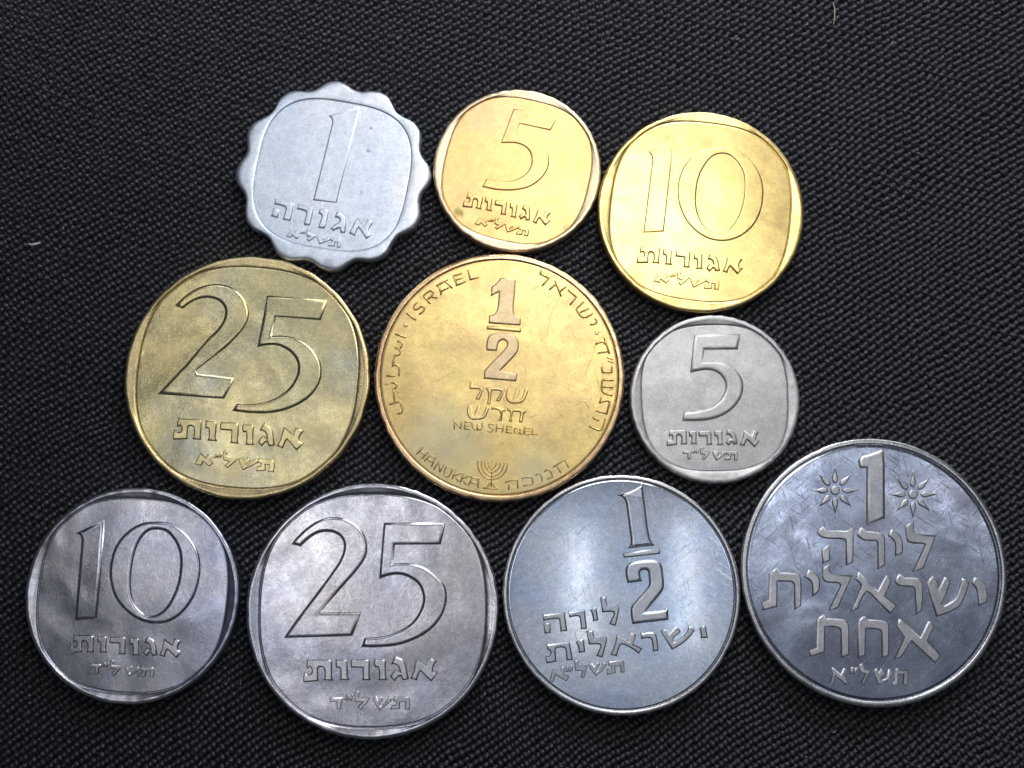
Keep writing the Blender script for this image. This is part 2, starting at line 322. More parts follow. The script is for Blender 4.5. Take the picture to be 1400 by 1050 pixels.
# outlines of the struck figures and letters, in thousandths of a cm from each coin centre
GLYPHS = {
 'agora1': [
  ('letter','small',['-421,-579 -383,-618 -372,-593 -336,-611 -360,-639 -334,-660 -364,-682 -407,-640 -421,-670 -470,-653 -441,-616']),
  ('quotation_mark','small',['-310,-595 -291,-601 -308,-625 -329,-622']),
  ('quotation_mark','small',['-280,-599 -265,-605 -280,-626 -302,-623']),
  ('letter','small',['-256,-583 -219,-589 -233,-605 -237,-621 -155,-648 -183,-672 -236,-708 -257,-687 -220,-664 -261,-648 -261,-614']),
  ('letter','small',['-155,-654 -123,-641 -114,-670 -93,-649 -70,-675 -104,-698 -105,-710 -52,-683 -36,-663 -16,-693 -129,-737']),
  ('letter','small',['-10,-666 13,-669 36,-673 59,-680 81,-688 92,-696 98,-708 97,-730 94,-751 86,-773 51,-767 61,-720 32,-713 31,-758 -34,-755 -26,-718 2,-724 9,-705 -18,-692']),
  ('numeral','big',['-52,630 264,716 38,-296 -196,-270 -15,556 -16,578 -22,598 -34,616']),
  ('letter','let',['-588,-256 -565,-269 -542,-273 -520,-277 -498,-282 -476,-287 -454,-293 -433,-299 -415,-309 -408,-321 -407,-336 -409,-362 -413,-387 -417,-413 -422,-438 -427,-463 -433,-488 -508,-474 -478,-376 -479,-360 -485,-346 -494,-339 -505,-335 -527,-329 -550,-323 -573,-319 -596,-315']),
  ('letter','let',['-604,-361 -551,-382 -563,-457 -628,-439']),
  ('letter','let',['-355,-321 -333,-324 -311,-327 -289,-330 -268,-334 -246,-339 -225,-345 -207,-356 -201,-368 -200,-382 -204,-408 -208,-434 -213,-460 -218,-485 -224,-511 -231,-536 -289,-528 -264,-415 -265,-403 -270,-392 -276,-387 -284,-384 -304,-378 -323,-373 -343,-368 -363,-364']),
  ('letter','let',['-127,-368 -104,-367 -82,-369 -61,-376 -47,-386 -41,-402 -44,-431 -49,-459 -54,-487 -61,-514 -69,-542 -79,-569 -139,-560 -105,-442 -110,-430 -118,-421 -128,-414 -139,-410']),
  ('letter','let',['48,-396 71,-406 92,-418 107,-429 121,-440 132,-454 140,-472 143,-492 142,-513 135,-614 92,-614 83,-566 63,-569 12,-596 -11,-571 33,-530 73,-508 80,-496 81,-483 76,-471 67,-461 50,-453 31,-451']),
  ('letter','let',['260,-459 335,-554 367,-479 423,-513 409,-529 397,-546 387,-564 378,-583 378,-601 385,-618 392,-631 403,-641 357,-678 275,-557 263,-575 252,-595 245,-612 239,-629 234,-647 179,-618 223,-530']),
 ],
 'agorot5b': [
  ('letter','let',['-504,-243 -492,-254 -469,-258 -445,-261 -422,-265 -399,-270 -375,-275 -365,-279 -356,-286 -354,-295 -355,-304 -358,-325 -362,-346 -367,-366 -372,-387 -372,-418 -428,-405 -420,-391 -413,-365 -409,-339 -411,-329 -416,-319 -421,-314 -428,-312 -437,-311 -444,-313 -450,-319 -452,-326 -458,-351 -462,-375 -465,-400 -561,-391 -558,-361 -542,-328 -534,-341 -509,-348 -499,-341 -493,-332 -491,-320 -493,-309 -495,-304 -500,-300 -522,-306 -520,-279']),
  ('letter','let',['-323,-285 -312,-295 -293,-295 -275,-298 -266,-301 -259,-307 -257,-316 -258,-325 -261,-346 -264,-367 -268,-389 -272,-410 -264,-434 -322,-425 -314,-405 -309,-371 -311,-343 -332,-340 -330,-308']),
  ('letter','let',['-217,-318 -206,-327 -185,-328 -164,-330 -144,-332 -123,-335 -115,-339 -109,-345 -107,-354 -108,-364 -110,-385 -113,-406 -117,-426 -121,-447 -119,-476 -170,-468 -164,-455 -155,-385 -232,-372 -227,-338']),
  ('letter','let',['-60,-347 -50,-358 -30,-359 -10,-363 -3,-367 1,-374 2,-383 1,-392 -3,-415 -7,-438 -11,-461 -15,-484 -10,-504 -67,-495 -58,-482 -51,-440 -52,-408 -74,-404 -74,-368']),
  ('letter','let',['83,-368 93,-382 108,-391 120,-403 126,-413 129,-423 131,-448 130,-472 128,-535 89,-532 88,-502 70,-503 39,-525 21,-491 47,-465 65,-456 86,-479 87,-461 85,-443 81,-433 74,-424 61,-417 47,-414 66,-386']),
  ('letter','let',['216,-423 275,-483 294,-432 346,-461 332,-472 321,-486 314,-498 311,-512 311,-523 314,-534 342,-541 290,-589 232,-510 224,-516 218,-524 207,-545 198,-568 160,-550 171,-533 180,-516 189,-499 195,-480 201,-462 208,-442']),
  ('letter','small',['-386,-500 -350,-540 -339,-515 -303,-534 -328,-561 -304,-582 -334,-604 -375,-561 -390,-590 -438,-573 -407,-537']),
  ('quotation_mark','small',['-277,-519 -259,-525 -276,-549 -298,-546']),
  ('quotation_mark','small',['-248,-523 -233,-530 -249,-550 -270,-546']),
  ('letter','small',['-224,-508 -187,-515 -202,-531 -206,-546 -126,-574 -155,-597 -209,-632 -229,-611 -191,-589 -231,-573 -230,-539']),
  ('letter','small',['-127,-580 -94,-569 -87,-597 -65,-576 -43,-603 -78,-625 -79,-637 -26,-611 -9,-592 9,-622 -104,-664']),
  ('letter','small',['16,-595 39,-599 62,-604 84,-610 105,-619 116,-627 121,-639 120,-661 115,-682 107,-703 72,-697 84,-650 56,-643 53,-687 -11,-683 -2,-647 26,-653 33,-634 8,-621']),
  ('numeral','big',['-33,658 409,555 347,429 25,504 -29,363 -7,364 14,363 36,360 57,356 79,351 102,344 123,337 145,329 166,319 187,306 208,292 228,277 247,261 265,244 281,225 296,204 308,183 319,160 326,136 329,110 329,85 327,64 323,42 317,21 309,1 299,-19 287,-38 275,-57 261,-75 246,-91 228,-109 209,-125 189,-140 168,-153 146,-166 126,-176 105,-184 83,-191 61,-198 38,-203 16,-207 -6,-210 -29,-213 -51,-215 -74,-216 -97,-217 -119,-216 -142,-215 -164,-213 -187,-211 -209,-208 -232,-205 -257,-200 -282,-195 -307,-190 -331,-184 -356,-177 -317,-99 -292,-106 -266,-111 -240,-116 -214,-119 -190,-122 -167,-124 -143,-125 -120,-125 -97,-124 -71,-121 -46,-115 -21,-108 2,-99 22,-90 41,-79 59,-68 77,-55 93,-40 108,-23 121,-4 133,17 142,39 150,63 154,88 154,113 152,135 148,156 142,177 134,197 120,218 103,237 84,253 61,267 37,278 12,286 -8,290 -29,293 -49,294 -70,295 -93,296 -117,295 -141,294 -165,292']),
 ],
 'agorot10b': [
  ('letter','let',['-614,-363 -599,-375 -575,-375 -551,-376 -527,-377 -504,-379 -480,-381 -457,-383 -444,-386 -433,-393 -429,-403 -429,-414 -430,-440 -433,-465 -436,-490 -439,-515 -436,-551 -505,-545 -496,-527 -492,-506 -490,-485 -490,-464 -493,-451 -500,-441 -507,-436 -516,-434 -526,-434 -535,-438 -540,-445 -543,-455 -546,-477 -548,-499 -549,-521 -550,-544 -665,-547 -664,-511 -650,-470 -639,-484 -608,-489 -597,-479 -590,-467 -590,-453 -593,-439 -596,-434 -602,-430 -628,-440 -628,-408']),
  ('letter','let',['-386,-398 -371,-410 -350,-408 -328,-409 -318,-412 -310,-418 -307,-428 -307,-438 -309,-463 -311,-488 -314,-513 -318,-537 -307,-564 -375,-559 -367,-536 -364,-497 -368,-464 -392,-462 -392,-426']),
  ('letter','let',['-251,-411 -238,-422 -213,-421 -188,-422 -163,-423 -138,-425 -129,-429 -121,-437 -118,-447 -118,-458 -120,-483 -123,-509 -126,-534 -130,-559 -127,-593 -189,-588 -181,-571 -174,-487 -267,-477 -264,-436']),
  ('letter','let',['-65,-442 -53,-453 -30,-452 -8,-454 -1,-457 5,-464 7,-473 6,-484 5,-509 3,-535 0,-560 -2,-586 5,-608 -58,-605 -50,-589 -46,-542 -51,-507 -75,-506 -79,-467']),
  ('letter','let',['93,-446 108,-460 127,-467 144,-478 152,-487 158,-498 164,-516 168,-535 171,-554 182,-625 136,-632 128,-598 108,-604 78,-637 48,-602 73,-566 92,-552 122,-573 118,-552 112,-532 105,-521 96,-513 79,-508 62,-509 78,-472']),
  ('letter','let',['268,-486 338,-546 356,-488 416,-515 401,-529 390,-545 383,-560 380,-576 381,-588 385,-600 417,-604 362,-663 291,-581 283,-589 277,-598 269,-614 263,-631 258,-648 214,-632 225,-612 234,-593 242,-572 248,-551 253,-530 260,-508']),
  ('letter','small',['-441,-645 -395,-688 -383,-657 -340,-675 -367,-710 -336,-732 -370,-761 -423,-716 -438,-752 -495,-737 -463,-691']),
  ('quotation_mark','small',['-310,-655 -288,-659 -306,-689 -332,-688']),
  ('quotation_mark','small',['-275,-656 -257,-662 -274,-688 -299,-686']),
  ('letter','small',['-248,-635 -204,-639 -219,-659 -223,-677 -126,-701 -158,-732 -219,-779 -244,-757 -201,-726 -251,-712 -253,-672']),
  ('letter','small',['-126,-709 -89,-691 -77,-724 -53,-696 -25,-725 -64,-755 -64,-769 -4,-733 15,-708 39,-741 -91,-804']),
  ('letter','small',['45,-709 67,-710 89,-712 111,-715 132,-720 153,-726 167,-734 174,-748 174,-773 171,-799 163,-825 121,-822 131,-766 97,-760 97,-813 21,-815 28,-772 62,-776 69,-753 37,-740']),
  ('numeral','big',['-526,631 -268,734 -386,-214 -590,-225 -488,533 -487,553 -489,571 -495,589 -507,612']),
  ('numeral','big',['232,676 254,676 276,674 298,672 319,668 340,662 361,654 381,645 401,636 421,625 440,613 458,600 477,584 497,567 515,549 532,530 548,510 563,489 578,464 592,439 605,414 616,387 626,360 635,333 640,308 644,282 647,256 648,230 648,204 647,178 645,148 641,118 637,88 632,58 624,29 615,1 604,-29 591,-58 577,-86 562,-114 544,-140 525,-165 505,-187 483,-207 459,-227 435,-244 409,-260 383,-274 359,-285 334,-294 309,-301 284,-307 258,-311 232,-313 207,-313 181,-312 156,-310 131,-305 106,-299 82,-291 55,-279 29,-266 4,-251 -21,-235 -44,-217 -66,-198 -87,-177 -106,-154 -125,-131 -142,-106 -157,-81 -171,-54 -184,-25 -196,6 -206,37 -215,69 -222,101 -227,133 -230,165 -231,196 -230,228 -228,259 -224,291 -218,322 -211,351 -202,380 -191,408 -179,436 -166,463 -150,489 -135,510 -118,530 -100,550 -81,568 -61,584 -40,600 -20,614 1,626 23,637 45,646 68,655 91,662 114,667 137,671 161,674 185,675 208,676','231,614 253,613 275,610 297,604 317,595 336,581 355,566 372,549 387,530 401,511 415,490 427,469 437,446 446,423 453,400 458,374 461,348 463,322 463,296 463,270 462,244 460,214 457,184 453,155 448,125 441,96 434,67 425,38 416,10 405,-18 393,-46 380,-72 366,-98 352,-120 337,-141 321,-161 304,-180 286,-198 266,-214 244,-227 220,-237 195,-243 169,-244 143,-240 118,-231 95,-219 73,-203 56,-187 40,-169 26,-150 12,-130 0,-109 -10,-87 -20,-63 -28,-38 -35,-12 -41,14 -45,40 -48,67 -50,93 -50,118 -50,144 -48,170 -45,196 -42,222 -38,248 -34,274 -29,301 -22,327 -15,352 -6,377 3,401 14,424 26,446 38,468 52,490 66,511 80,529 94,546 109,562 126,576 144,589 164,600 186,607 208,612']),
 ],
 'agorot25b': [
  ('letter','let',['-678,-418 -658,-432 -629,-432 -600,-433 -571,-433 -542,-435 -513,-437 -484,-439 -468,-442 -454,-450 -448,-462 -447,-476 -447,-500 -448,-525 -449,-549 -450,-573 -453,-597 -446,-641 -530,-634 -521,-612 -518,-587 -517,-562 -518,-537 -523,-522 -532,-509 -541,-503 -552,-501 -564,-501 -575,-506 -581,-515 -583,-526 -585,-548 -586,-569 -586,-591 -586,-612 -585,-633 -726,-639 -728,-596 -713,-547 -699,-563 -661,-569 -648,-557 -641,-542 -641,-526 -646,-509 -650,-503 -658,-498 -689,-511 -691,-473']),
  ('letter','let',['-398,-444 -379,-459 -361,-457 -342,-457 -324,-459 -310,-463 -300,-471 -295,-483 -295,-497 -296,-522 -298,-546 -300,-571 -302,-596 -305,-621 -290,-655 -377,-648 -368,-619 -366,-569 -372,-528 -404,-525 -405,-479']),
  ('letter','let',['-242,-458 -225,-471 -200,-469 -175,-469 -150,-469 -125,-471 -100,-473 -87,-477 -77,-486 -72,-499 -71,-513 -72,-537 -73,-562 -75,-587 -77,-612 -79,-637 -72,-679 -150,-673 -142,-653 -140,-549 -257,-539 -256,-488']),
  ('letter','let',['-18,-479 -1,-493 18,-491 38,-491 57,-494 68,-498 76,-507 79,-519 79,-532 79,-554 78,-576 77,-599 77,-621 76,-643 74,-665 86,-693 2,-690 12,-670 13,-609 6,-563 -27,-562 -34,-511']),
  ('letter','let',['184,-474 202,-491 226,-501 247,-515 258,-527 265,-541 272,-563 277,-586 280,-610 294,-698 236,-703 227,-661 202,-667 164,-705 128,-661 159,-619 182,-602 219,-630 215,-604 207,-579 199,-565 187,-555 166,-548 144,-548 165,-503']),
  ('letter','let',['387,-513 483,-594 504,-519 585,-555 572,-567 561,-580 552,-594 543,-613 539,-634 541,-650 547,-665 590,-672 519,-747 422,-638 411,-648 403,-660 394,-681 386,-703 379,-725 321,-702 331,-684 340,-665 349,-645 356,-626 361,-608 365,-589 369,-571 375,-551 381,-532']),
  ('letter','small',['-448,-777 -388,-824 -378,-788 -324,-807 -353,-849 -314,-874 -352,-909 -419,-858 -433,-901 -504,-886 -470,-831']),
  ('quotation_mark','small',['-291,-782 -263,-787 -283,-822 -313,-822']),
  ('quotation_mark','small',['-249,-782 -227,-788 -244,-820 -275,-818']),
  ('letter','small',['-218,-756 -165,-760 -182,-783 -185,-805 -66,-829 -101,-867 -169,-924 -202,-900 -154,-862 -214,-847 -220,-800']),
  ('letter','small',['-66,-838 -23,-815 -5,-854 20,-821 57,-854 13,-890 14,-907 83,-862 102,-831 135,-870 -15,-948']),
  ('letter','small',['138,-831 161,-831 183,-832 205,-835 226,-838 248,-842 269,-847 286,-856 296,-872 299,-894 299,-917 296,-940 291,-962 240,-961 247,-894 206,-889 211,-951 121,-957 125,-906 165,-909 172,-882 132,-869']),
  ('numeral','big',['-744,731 -728,750 -712,768 -695,785 -677,802 -659,819 -640,834 -621,849 -603,863 -583,876 -563,889 -542,900 -521,910 -495,919 -469,928 -442,935 -415,941 -388,945 -360,947 -335,947 -310,946 -284,943 -259,939 -235,932 -211,923 -188,913 -165,900 -144,886 -124,870 -105,852 -87,834 -71,816 -57,797 -44,776 -33,755 -23,733 -16,711 -10,686 -6,662 -5,636 -7,612 -12,588 -21,563 -32,539 -44,516 -58,494 -73,472 -89,451 -113,422 -138,393 -163,366 -190,339 -217,313 -246,288 -520,71 -505,20 -129,-16 -230,-222 -886,-174 -616,125 -384,410 -360,430 -339,451 -318,473 -300,497 -282,521 -267,547 -255,569 -246,593 -240,618 -237,644 -237,670 -241,691 -248,712 -259,732 -272,750 -287,765 -306,780 -327,792 -350,801 -373,808 -396,813 -418,816 -440,816 -461,815 -483,811 -504,807 -529,799 -552,790 -575,778 -597,765 -618,752 -638,737 -658,721 -676,704']),
  ('numeral','big',['186,827 794,779 728,585 270,622 232,408 264,411 296,413 328,414 360,412 391,409 423,404 449,398 475,390 500,381 525,369 549,357 572,342 595,326 618,307 639,287 660,266 678,244 695,220 708,200 719,178 728,155 736,132 741,109 745,85 747,60 747,34 745,9 742,-16 736,-40 728,-64 715,-91 701,-118 684,-144 666,-168 646,-191 624,-212 596,-234 567,-254 536,-273 505,-290 472,-305 439,-319 408,-331 375,-341 342,-349 308,-356 274,-361 241,-366 207,-369 174,-370 141,-370 107,-369 74,-368 41,-366 12,-364 -17,-361 -46,-358 -75,-355 -104,-351 -133,-346 -95,-285 -66,-288 -37,-290 -8,-290 21,-290 50,-288 78,-285 108,-282 137,-277 166,-271 195,-264 223,-256 251,-245 279,-232 307,-218 334,-202 360,-184 385,-165 409,-144 428,-125 445,-104 461,-82 475,-59 488,-34 499,-10 508,13 514,38 517,62 518,87 517,112 512,135 504,158 494,180 481,201 467,220 451,238 433,255 413,270 393,283 372,295 351,305 330,314 308,321 286,326 263,329 236,329 209,328 183,326 156,322 129,316 103,308']),
 ],
 'sheqel': [
  ('numeral','let',['-85,829 -77,925 -61,933 -46,943 -32,955 -16,972 -2,991 10,1011 164,996 162,970 161,945 160,920 158,894 156,869 155,844 152,819 149,795 147,771 144,746 142,722 141,698 142,674 146,650 155,628 168,616 186,609 201,603 216,598 211,524 -107,547 -101,623 -81,624 -63,630 -46,643 -32,660 -22,683 -17,709 -14,736 -11,763 -9,790 -7,817 -5,845 -4,872']),
  ('fraction_bar','let',['-126,514 218,486 215,453 -128,485']),
  ('numeral','let',['-129,268 -130,294 -130,320 -127,345 -123,370 -117,388 -108,404 -96,418 -78,429 -57,437 -35,442 -15,444 5,444 25,443 45,442 67,440 90,438 112,435 133,428 151,417 167,402 180,384 188,365 193,344 194,323 194,299 191,276 183,255 171,236 158,219 144,202 129,185 114,169 99,153 84,137 68,121 53,105 37,89 21,74 4,58 86,40 181,31 167,-48 -156,-21 -149,58 -48,167 -30,185 -11,204 7,223 24,242 42,262 59,282 74,301 82,323 80,345 69,363 52,374 32,376 9,367 -8,350 -18,327 -22,302 -24,283 -25,264']),
  ('letter','mid',['-297,-54 -265,-57 -264,-92 -154,-114 -202,-236 -238,-230 -193,-146 -202,-130 -299,-123']),
  ('letter','mid',['-136,-114 59,-129 -1,-256 -31,-247 20,-161 8,-148 -12,-143 -32,-141 -51,-141 -71,-143 -78,-151 -80,-164 -83,-188 -86,-211 -89,-235 -91,-259 -93,-282 -121,-280 -116,-255 -113,-231 -111,-207 -110,-182 -112,-158 -118,-143 -133,-132']),
  ('letter','mid',['82,-128 113,-129 125,-231 135,-231 174,-130 208,-133 176,-231 192,-236 206,-233 220,-224 230,-211 238,-192 245,-173 251,-154 256,-133 291,-142 285,-167 277,-190 267,-213 256,-234 240,-256 218,-268 191,-272 163,-275 136,-275 111,-270 90,-256 75,-236 67,-213 65,-188 70,-159']),
  ('letter','mid',['-311,-289 -282,-289 -267,-393 -259,-393 -254,-390 -243,-367 -234,-343 -226,-319 -219,-295 -183,-304 -213,-402 -198,-406 -184,-404 -169,-395 -158,-381 -147,-358 -140,-334 -135,-309 -101,-312 -108,-337 -116,-360 -126,-383 -137,-404 -152,-422 -172,-432 -198,-436 -226,-439 -253,-440 -277,-436 -297,-423 -311,-406 -320,-387 -324,-365 -324,-342 -320,-317']),
  ('letter','mid',['-80,-312 62,-328 58,-356 33,-353 24,-449 -7,-446 7,-421 15,-398 14,-377 5,-357 -9,-343 -28,-335 -51,-333 -79,-338']),
  ('letter','mid',['80,-327 274,-343 265,-373 245,-373 231,-467 199,-461 215,-369 208,-363 200,-360 182,-358 163,-356 145,-357 137,-363 133,-372 130,-393 128,-415 127,-436 128,-458 97,-455 105,-431 110,-406 112,-382 110,-357 103,-349 84,-350']),
  ('letter','str8',['-452,-531 -453,-455 -387,-528 -381,-459']),
  ('letter','str8',['-293,-467 -349,-461 -351,-533 -294,-537','-349,-499 -303,-503']),
  ('letter','str8',['-274,-469 -273,-502 -263,-525 -244,-539 -230,-538 -223,-522 -221,-491 -221,-524 -214,-541 -200,-543 -181,-530 -171,-507 -171,-474']),
  ('letter','str8',['-61,-491 -75,-484 -89,-482 -101,-487 -108,-497 -103,-508 -93,-518 -79,-525 -68,-533 -64,-544 -67,-556 -79,-562 -93,-562 -104,-560 -114,-554']),
  ('letter','str8',['-28,-488 -30,-558','-30,-522 35,-526','42,-493 31,-566']),
  ('letter','str8',['128,-511 75,-506 70,-567 125,-573','72,-536 119,-541']),
  ('letter','str8',['180,-524 196,-531 209,-541 210,-557 203,-571 190,-578 174,-578 160,-571 151,-559 149,-545 154,-533 164,-527 177,-524','183,-553 224,-586']),
  ('letter','str8',['308,-527 253,-521 247,-581 305,-587','250,-551 299,-556']),
  ('letter','str8',['337,-527 329,-588 380,-589']),
  ('letter','str13',['-941,647 -854,581']),
  ('letter','str13',['-837,760 -859,744 -872,722 -872,701 -862,686 -842,688 -823,699 -808,712 -792,722 -775,716 -765,702 -766,685 -775,670 -792,654 -813,642']),
  ('letter','str13',['-709,751 -774,825 -761,842 -748,857 -733,870 -716,881 -700,884 -684,877 -676,862 -678,845 -692,827 -710,811 -729,796','-700,822 -642,809']),
  ('letter','str13',['-640,933 -535,995','-593,846 -621,936','-486,913 -551,978','-592,877 -522,913']),
  ('letter','str13',['-394,1060 -468,1034 -435,939 -352,975','-450,992 -385,1014']),
  ('letter','str13',['-321,1096 -298,998 -221,1021']),
  ('letter','str13',['428,1086 415,1057 508,1014 440,936']),
  ('letter','str13',['569,988 626,832','572,949 513,896','674,923 619,874']),
  ('letter','str13',['706,887 785,816 724,741']),
  ('letter','str13',['855,764 784,692 794,670 805,650 819,631 836,613 857,605 880,609 902,617 923,629 944,644','906,696 829,660']),
  ('letter','str13',['975,592 988,577 991,560 981,546 965,537 948,533 930,534']),
  ('letter','str13',['1066,394 1115,237','980,332 1001,340 1022,347 1044,353 1053,354 1061,351 1067,343 1072,334','1005,240 1100,257']),
  ('quotation_mark','str8',['1096,192 1148,172']),
  ('quotation_mark','str8',['1104,158 1152,140']),
  ('letter','str13',['1036,92 1046,39 1137,43 1143,96']),
  ('letter','str13',['1149,-39 1043,-35 1038,-59 1034,-84 1033,-108 1034,-132 1041,-151 1054,-165 1073,-175 1093,-183 1113,-189 1135,-193','1144,-112 1041,-104']),
  ('letter','str13',['1029,-218 1015,-267 1035,-258 1056,-252 1077,-248 1098,-246 1108,-250 1115,-263 1084,-378 984,-350']),
  ('letter','str13',['1065,-433 1061,-454 1055,-475 1048,-495 1040,-515 1031,-534 1020,-544 1006,-546 982,-539 959,-530 936,-519 914,-506','951,-421 995,-447']),
  ('letter','str13',['-1052,435 -958,400']),
  ('letter','str10',['-1032,357 -1011,356 -994,347 -987,333 -987,317 -996,302 -1008,289','-1053,291 -1034,290 -1019,282 -1008,267 -1005,248 -1010,231 -1022,218 -1043,213 -1065,218 -1082,107 -1062,116 -1042,115 -1026,106 -1016,90 -1013,70 -1014,50 -1015,29 -1015,9']),
  ('letter','str13',['-1135,6 -1062,6']),
  ('accent','str6',['-1162,-65 -1161,-77 -1154,-84 -1147,-80 -1140,-74 -1134,-81 -1127,-87 -1118,-84 -1110,-74']),
  ('letter','str10',['-1086,-65 -1059,-67 -1039,-81 -1036,-96 -1045,-113 -1056,-122 -1073,-125 -1055,-265','-1103,-284 -1079,-276 -1055,-269 -1031,-258 -1008,-256 -996,-268 -990,-285 -985,-303 -979,-323 -975,-342 -978,-361 -995,-375 -1022,-376']),
  ('dot','dot',['-1017,-164 -1019,-169 -1025,-172 -1031,-169 -1033,-164 -1031,-158 -1025,-155 -1019,-158']),
  ('dot','dot',['-1004,-209 -1006,-215 -1012,-218 -1017,-215 -1020,-209 -1018,-204 -1012,-201 -1006,-204']),
  ('dot','dot',['-936,525 -939,516 -945,509 -955,506 -964,509 -971,516 -973,525 -971,534 -964,541 -955,544 -946,541 -939,534']),
  ('dot','dot',['1011,447 1008,437 1000,429 990,426 979,429 972,437 969,447 972,458 980,466 990,469 1000,466 1008,458']),
  ('letter','str8',['-768,-720 -827,-786','-714,-770 -773,-831','-796,-754 -742,-797']),
  ('letter','str8',['-701,-792 -638,-830','-695,-799 -749,-855','-644,-830 -678,-907','-719,-839 -659,-871']),
  ('letter','str8',['-653,-940 -609,-858 -596,-963 -553,-893']),
  ('letter','str8',['-527,-912 -540,-931 -549,-952 -553,-974 -549,-992 -536,-1006 -520,-1011 -505,-1006 -492,-990 -482,-973 -475,-954 -469,-934']),
  ('letter','str8',['-436,-949 -471,-1034','-386,-977 -448,-1002 -410,-1059']),
  ('letter','str8',['-357,-981 -390,-1068','-307,-1006 -370,-1034 -332,-1090']),
  ('letter','str8',['-288,-1012 -200,-1037','-266,-1018 -308,-1099','-210,-1037 -213,-1123','-282,-1068 -213,-1088']),
  ('menorah','str7',['-75,-863 -79,-1108','-216,-857 -217,-879 -215,-899 -211,-920 -204,-942 -194,-963 -182,-983 -168,-999 -153,-1013 -136,-1024 -118,-1032 -100,-1036 -81,-1038 -60,-1037 -39,-1034 -18,-1029 3,-1019 22,-1006 40,-991 53,-976 63,-959 71,-941 77,-923 81,-905 82,-886','-178,-861 -179,-881 -178,-901 -173,-920 -166,-938 -157,-955 -144,-970 -125,-986 -104,-998 -81,-1006 -60,-1007 -39,-1003 -18,-995 -2,-984 12,-970 23,-953 32,-936 39,-918 45,-900 48,-880','-146,-861 -146,-885 -140,-907 -129,-927 -115,-945 -100,-961 -81,-970 -60,-968 -39,-958 -20,-943 -4,-924 4,-909 9,-892 11,-874','-111,-861 -112,-883 -107,-903 -96,-923 -79,-935 -60,-928 -44,-912 -32,-892 -27,-870','-158,-1125 -139,-1124 -123,-1116 -108,-1099 -96,-1079 -79,-1070 -64,-1079 -54,-1098 -43,-1116 -31,-1127 -16,-1135','-158,-1126 -16,-1136']),
  ('letter','str8',['62,-1070 79,-1062 96,-1055 114,-1050 133,-1046 152,-1044 171,-1044 178,-1047 183,-1056 186,-1127','94,-1090 97,-1141']),
  ('letter','str8',['229,-1030 249,-1023 269,-1017 289,-1014 309,-1013 321,-1017 329,-1027 334,-1045 335,-1064 333,-1084 243,-1104']),
  ('letter','str8',['367,-998 388,-979 404,-982 417,-998 425,-1017 430,-1038 430,-1061']),
  ('letter','str8',['456,-961 479,-940 499,-943 513,-956 523,-973 529,-993 531,-1017 487,-1030']),
  ('letter','str8',['545,-915 670,-832','574,-898 617,-972','655,-840 695,-918']),
 ],
 'agorot5n': [
  ('letter','let',['-463,-313 -448,-322 -423,-320 -398,-318 -373,-317 -348,-316 -322,-315 -311,-316 -301,-321 -296,-330 -295,-339 -294,-361 -294,-383 -294,-405 -295,-427 -289,-458 -350,-459 -344,-442 -342,-424 -342,-406 -344,-388 -348,-378 -355,-369 -362,-366 -370,-365 -378,-366 -386,-370 -390,-377 -391,-385 -392,-411 -391,-436 -389,-462 -490,-476 -493,-445 -484,-409 -473,-419 -446,-421 -437,-411 -432,-400 -433,-388 -437,-377 -440,-372 -446,-370 -468,-381 -471,-354']),
  ('letter','let',['-263,-319 -250,-328 -231,-325 -212,-326 -203,-328 -196,-333 -193,-341 -193,-350 -194,-371 -195,-393 -197,-414 -199,-435 -189,-458 -248,-456 -242,-436 -240,-402 -245,-374 -267,-374 -268,-342']),
  ('letter','let',['-161,-324 -148,-331 -127,-328 -106,-326 -85,-325 -64,-324 -56,-327 -49,-332 -45,-340 -44,-349 -44,-370 -44,-391 -44,-412 -45,-434 -39,-461 -92,-463 -87,-448 -89,-378 -168,-379 -169,-345']),
  ('letter','let',['-3,-317 10,-326 30,-323 51,-324 59,-326 64,-332 67,-340 67,-350 67,-373 67,-396 67,-420 66,-443 75,-463 16,-465 23,-450 22,-407 16,-376 -7,-377 -13,-341']),
  ('letter','let',['132,-307 146,-317 163,-322 178,-330 186,-338 192,-347 201,-370 206,-394 220,-455 180,-464 171,-434 154,-441 129,-471 102,-443 122,-411 137,-397 164,-413 160,-395 153,-379 147,-370 138,-363 123,-360 108,-362 120,-329']),
  ('letter','let',['293,-322 362,-377 378,-322 436,-346 423,-359 412,-375 406,-389 403,-404 404,-415 409,-426 440,-430 388,-487 318,-412 310,-419 305,-428 295,-452 288,-476 245,-462 255,-443 263,-424 271,-405 276,-385 280,-365 286,-343']),
  ('letter','small',['-325,-518 -310,-529 -242,-528 -236,-540 -253,-557 -259,-610 -286,-609 -284,-557 -334,-556 -332,-532']),
  ('quotation_mark','small',['-211,-508 -197,-512 -212,-549 -231,-547']),
  ('quotation_mark','small',['-181,-509 -167,-513 -181,-549 -202,-548']),
  ('letter','small',['-158,-490 -121,-490 -130,-514 -135,-531 -55,-533 -74,-565 -124,-619 -144,-596 -105,-563 -155,-560 -160,-513']),
  ('letter','small',['-37,-544 -10,-523 -2,-552 21,-525 34,-549 11,-576 15,-597 60,-559 75,-525 95,-557 4,-624']),
  ('letter','small',['114,-525 126,-537 152,-532 177,-531 202,-533 212,-539 218,-550 220,-573 218,-596 214,-620 180,-619 189,-568 150,-567 146,-614 84,-617 92,-589 120,-591 126,-567 105,-562 102,-544']),
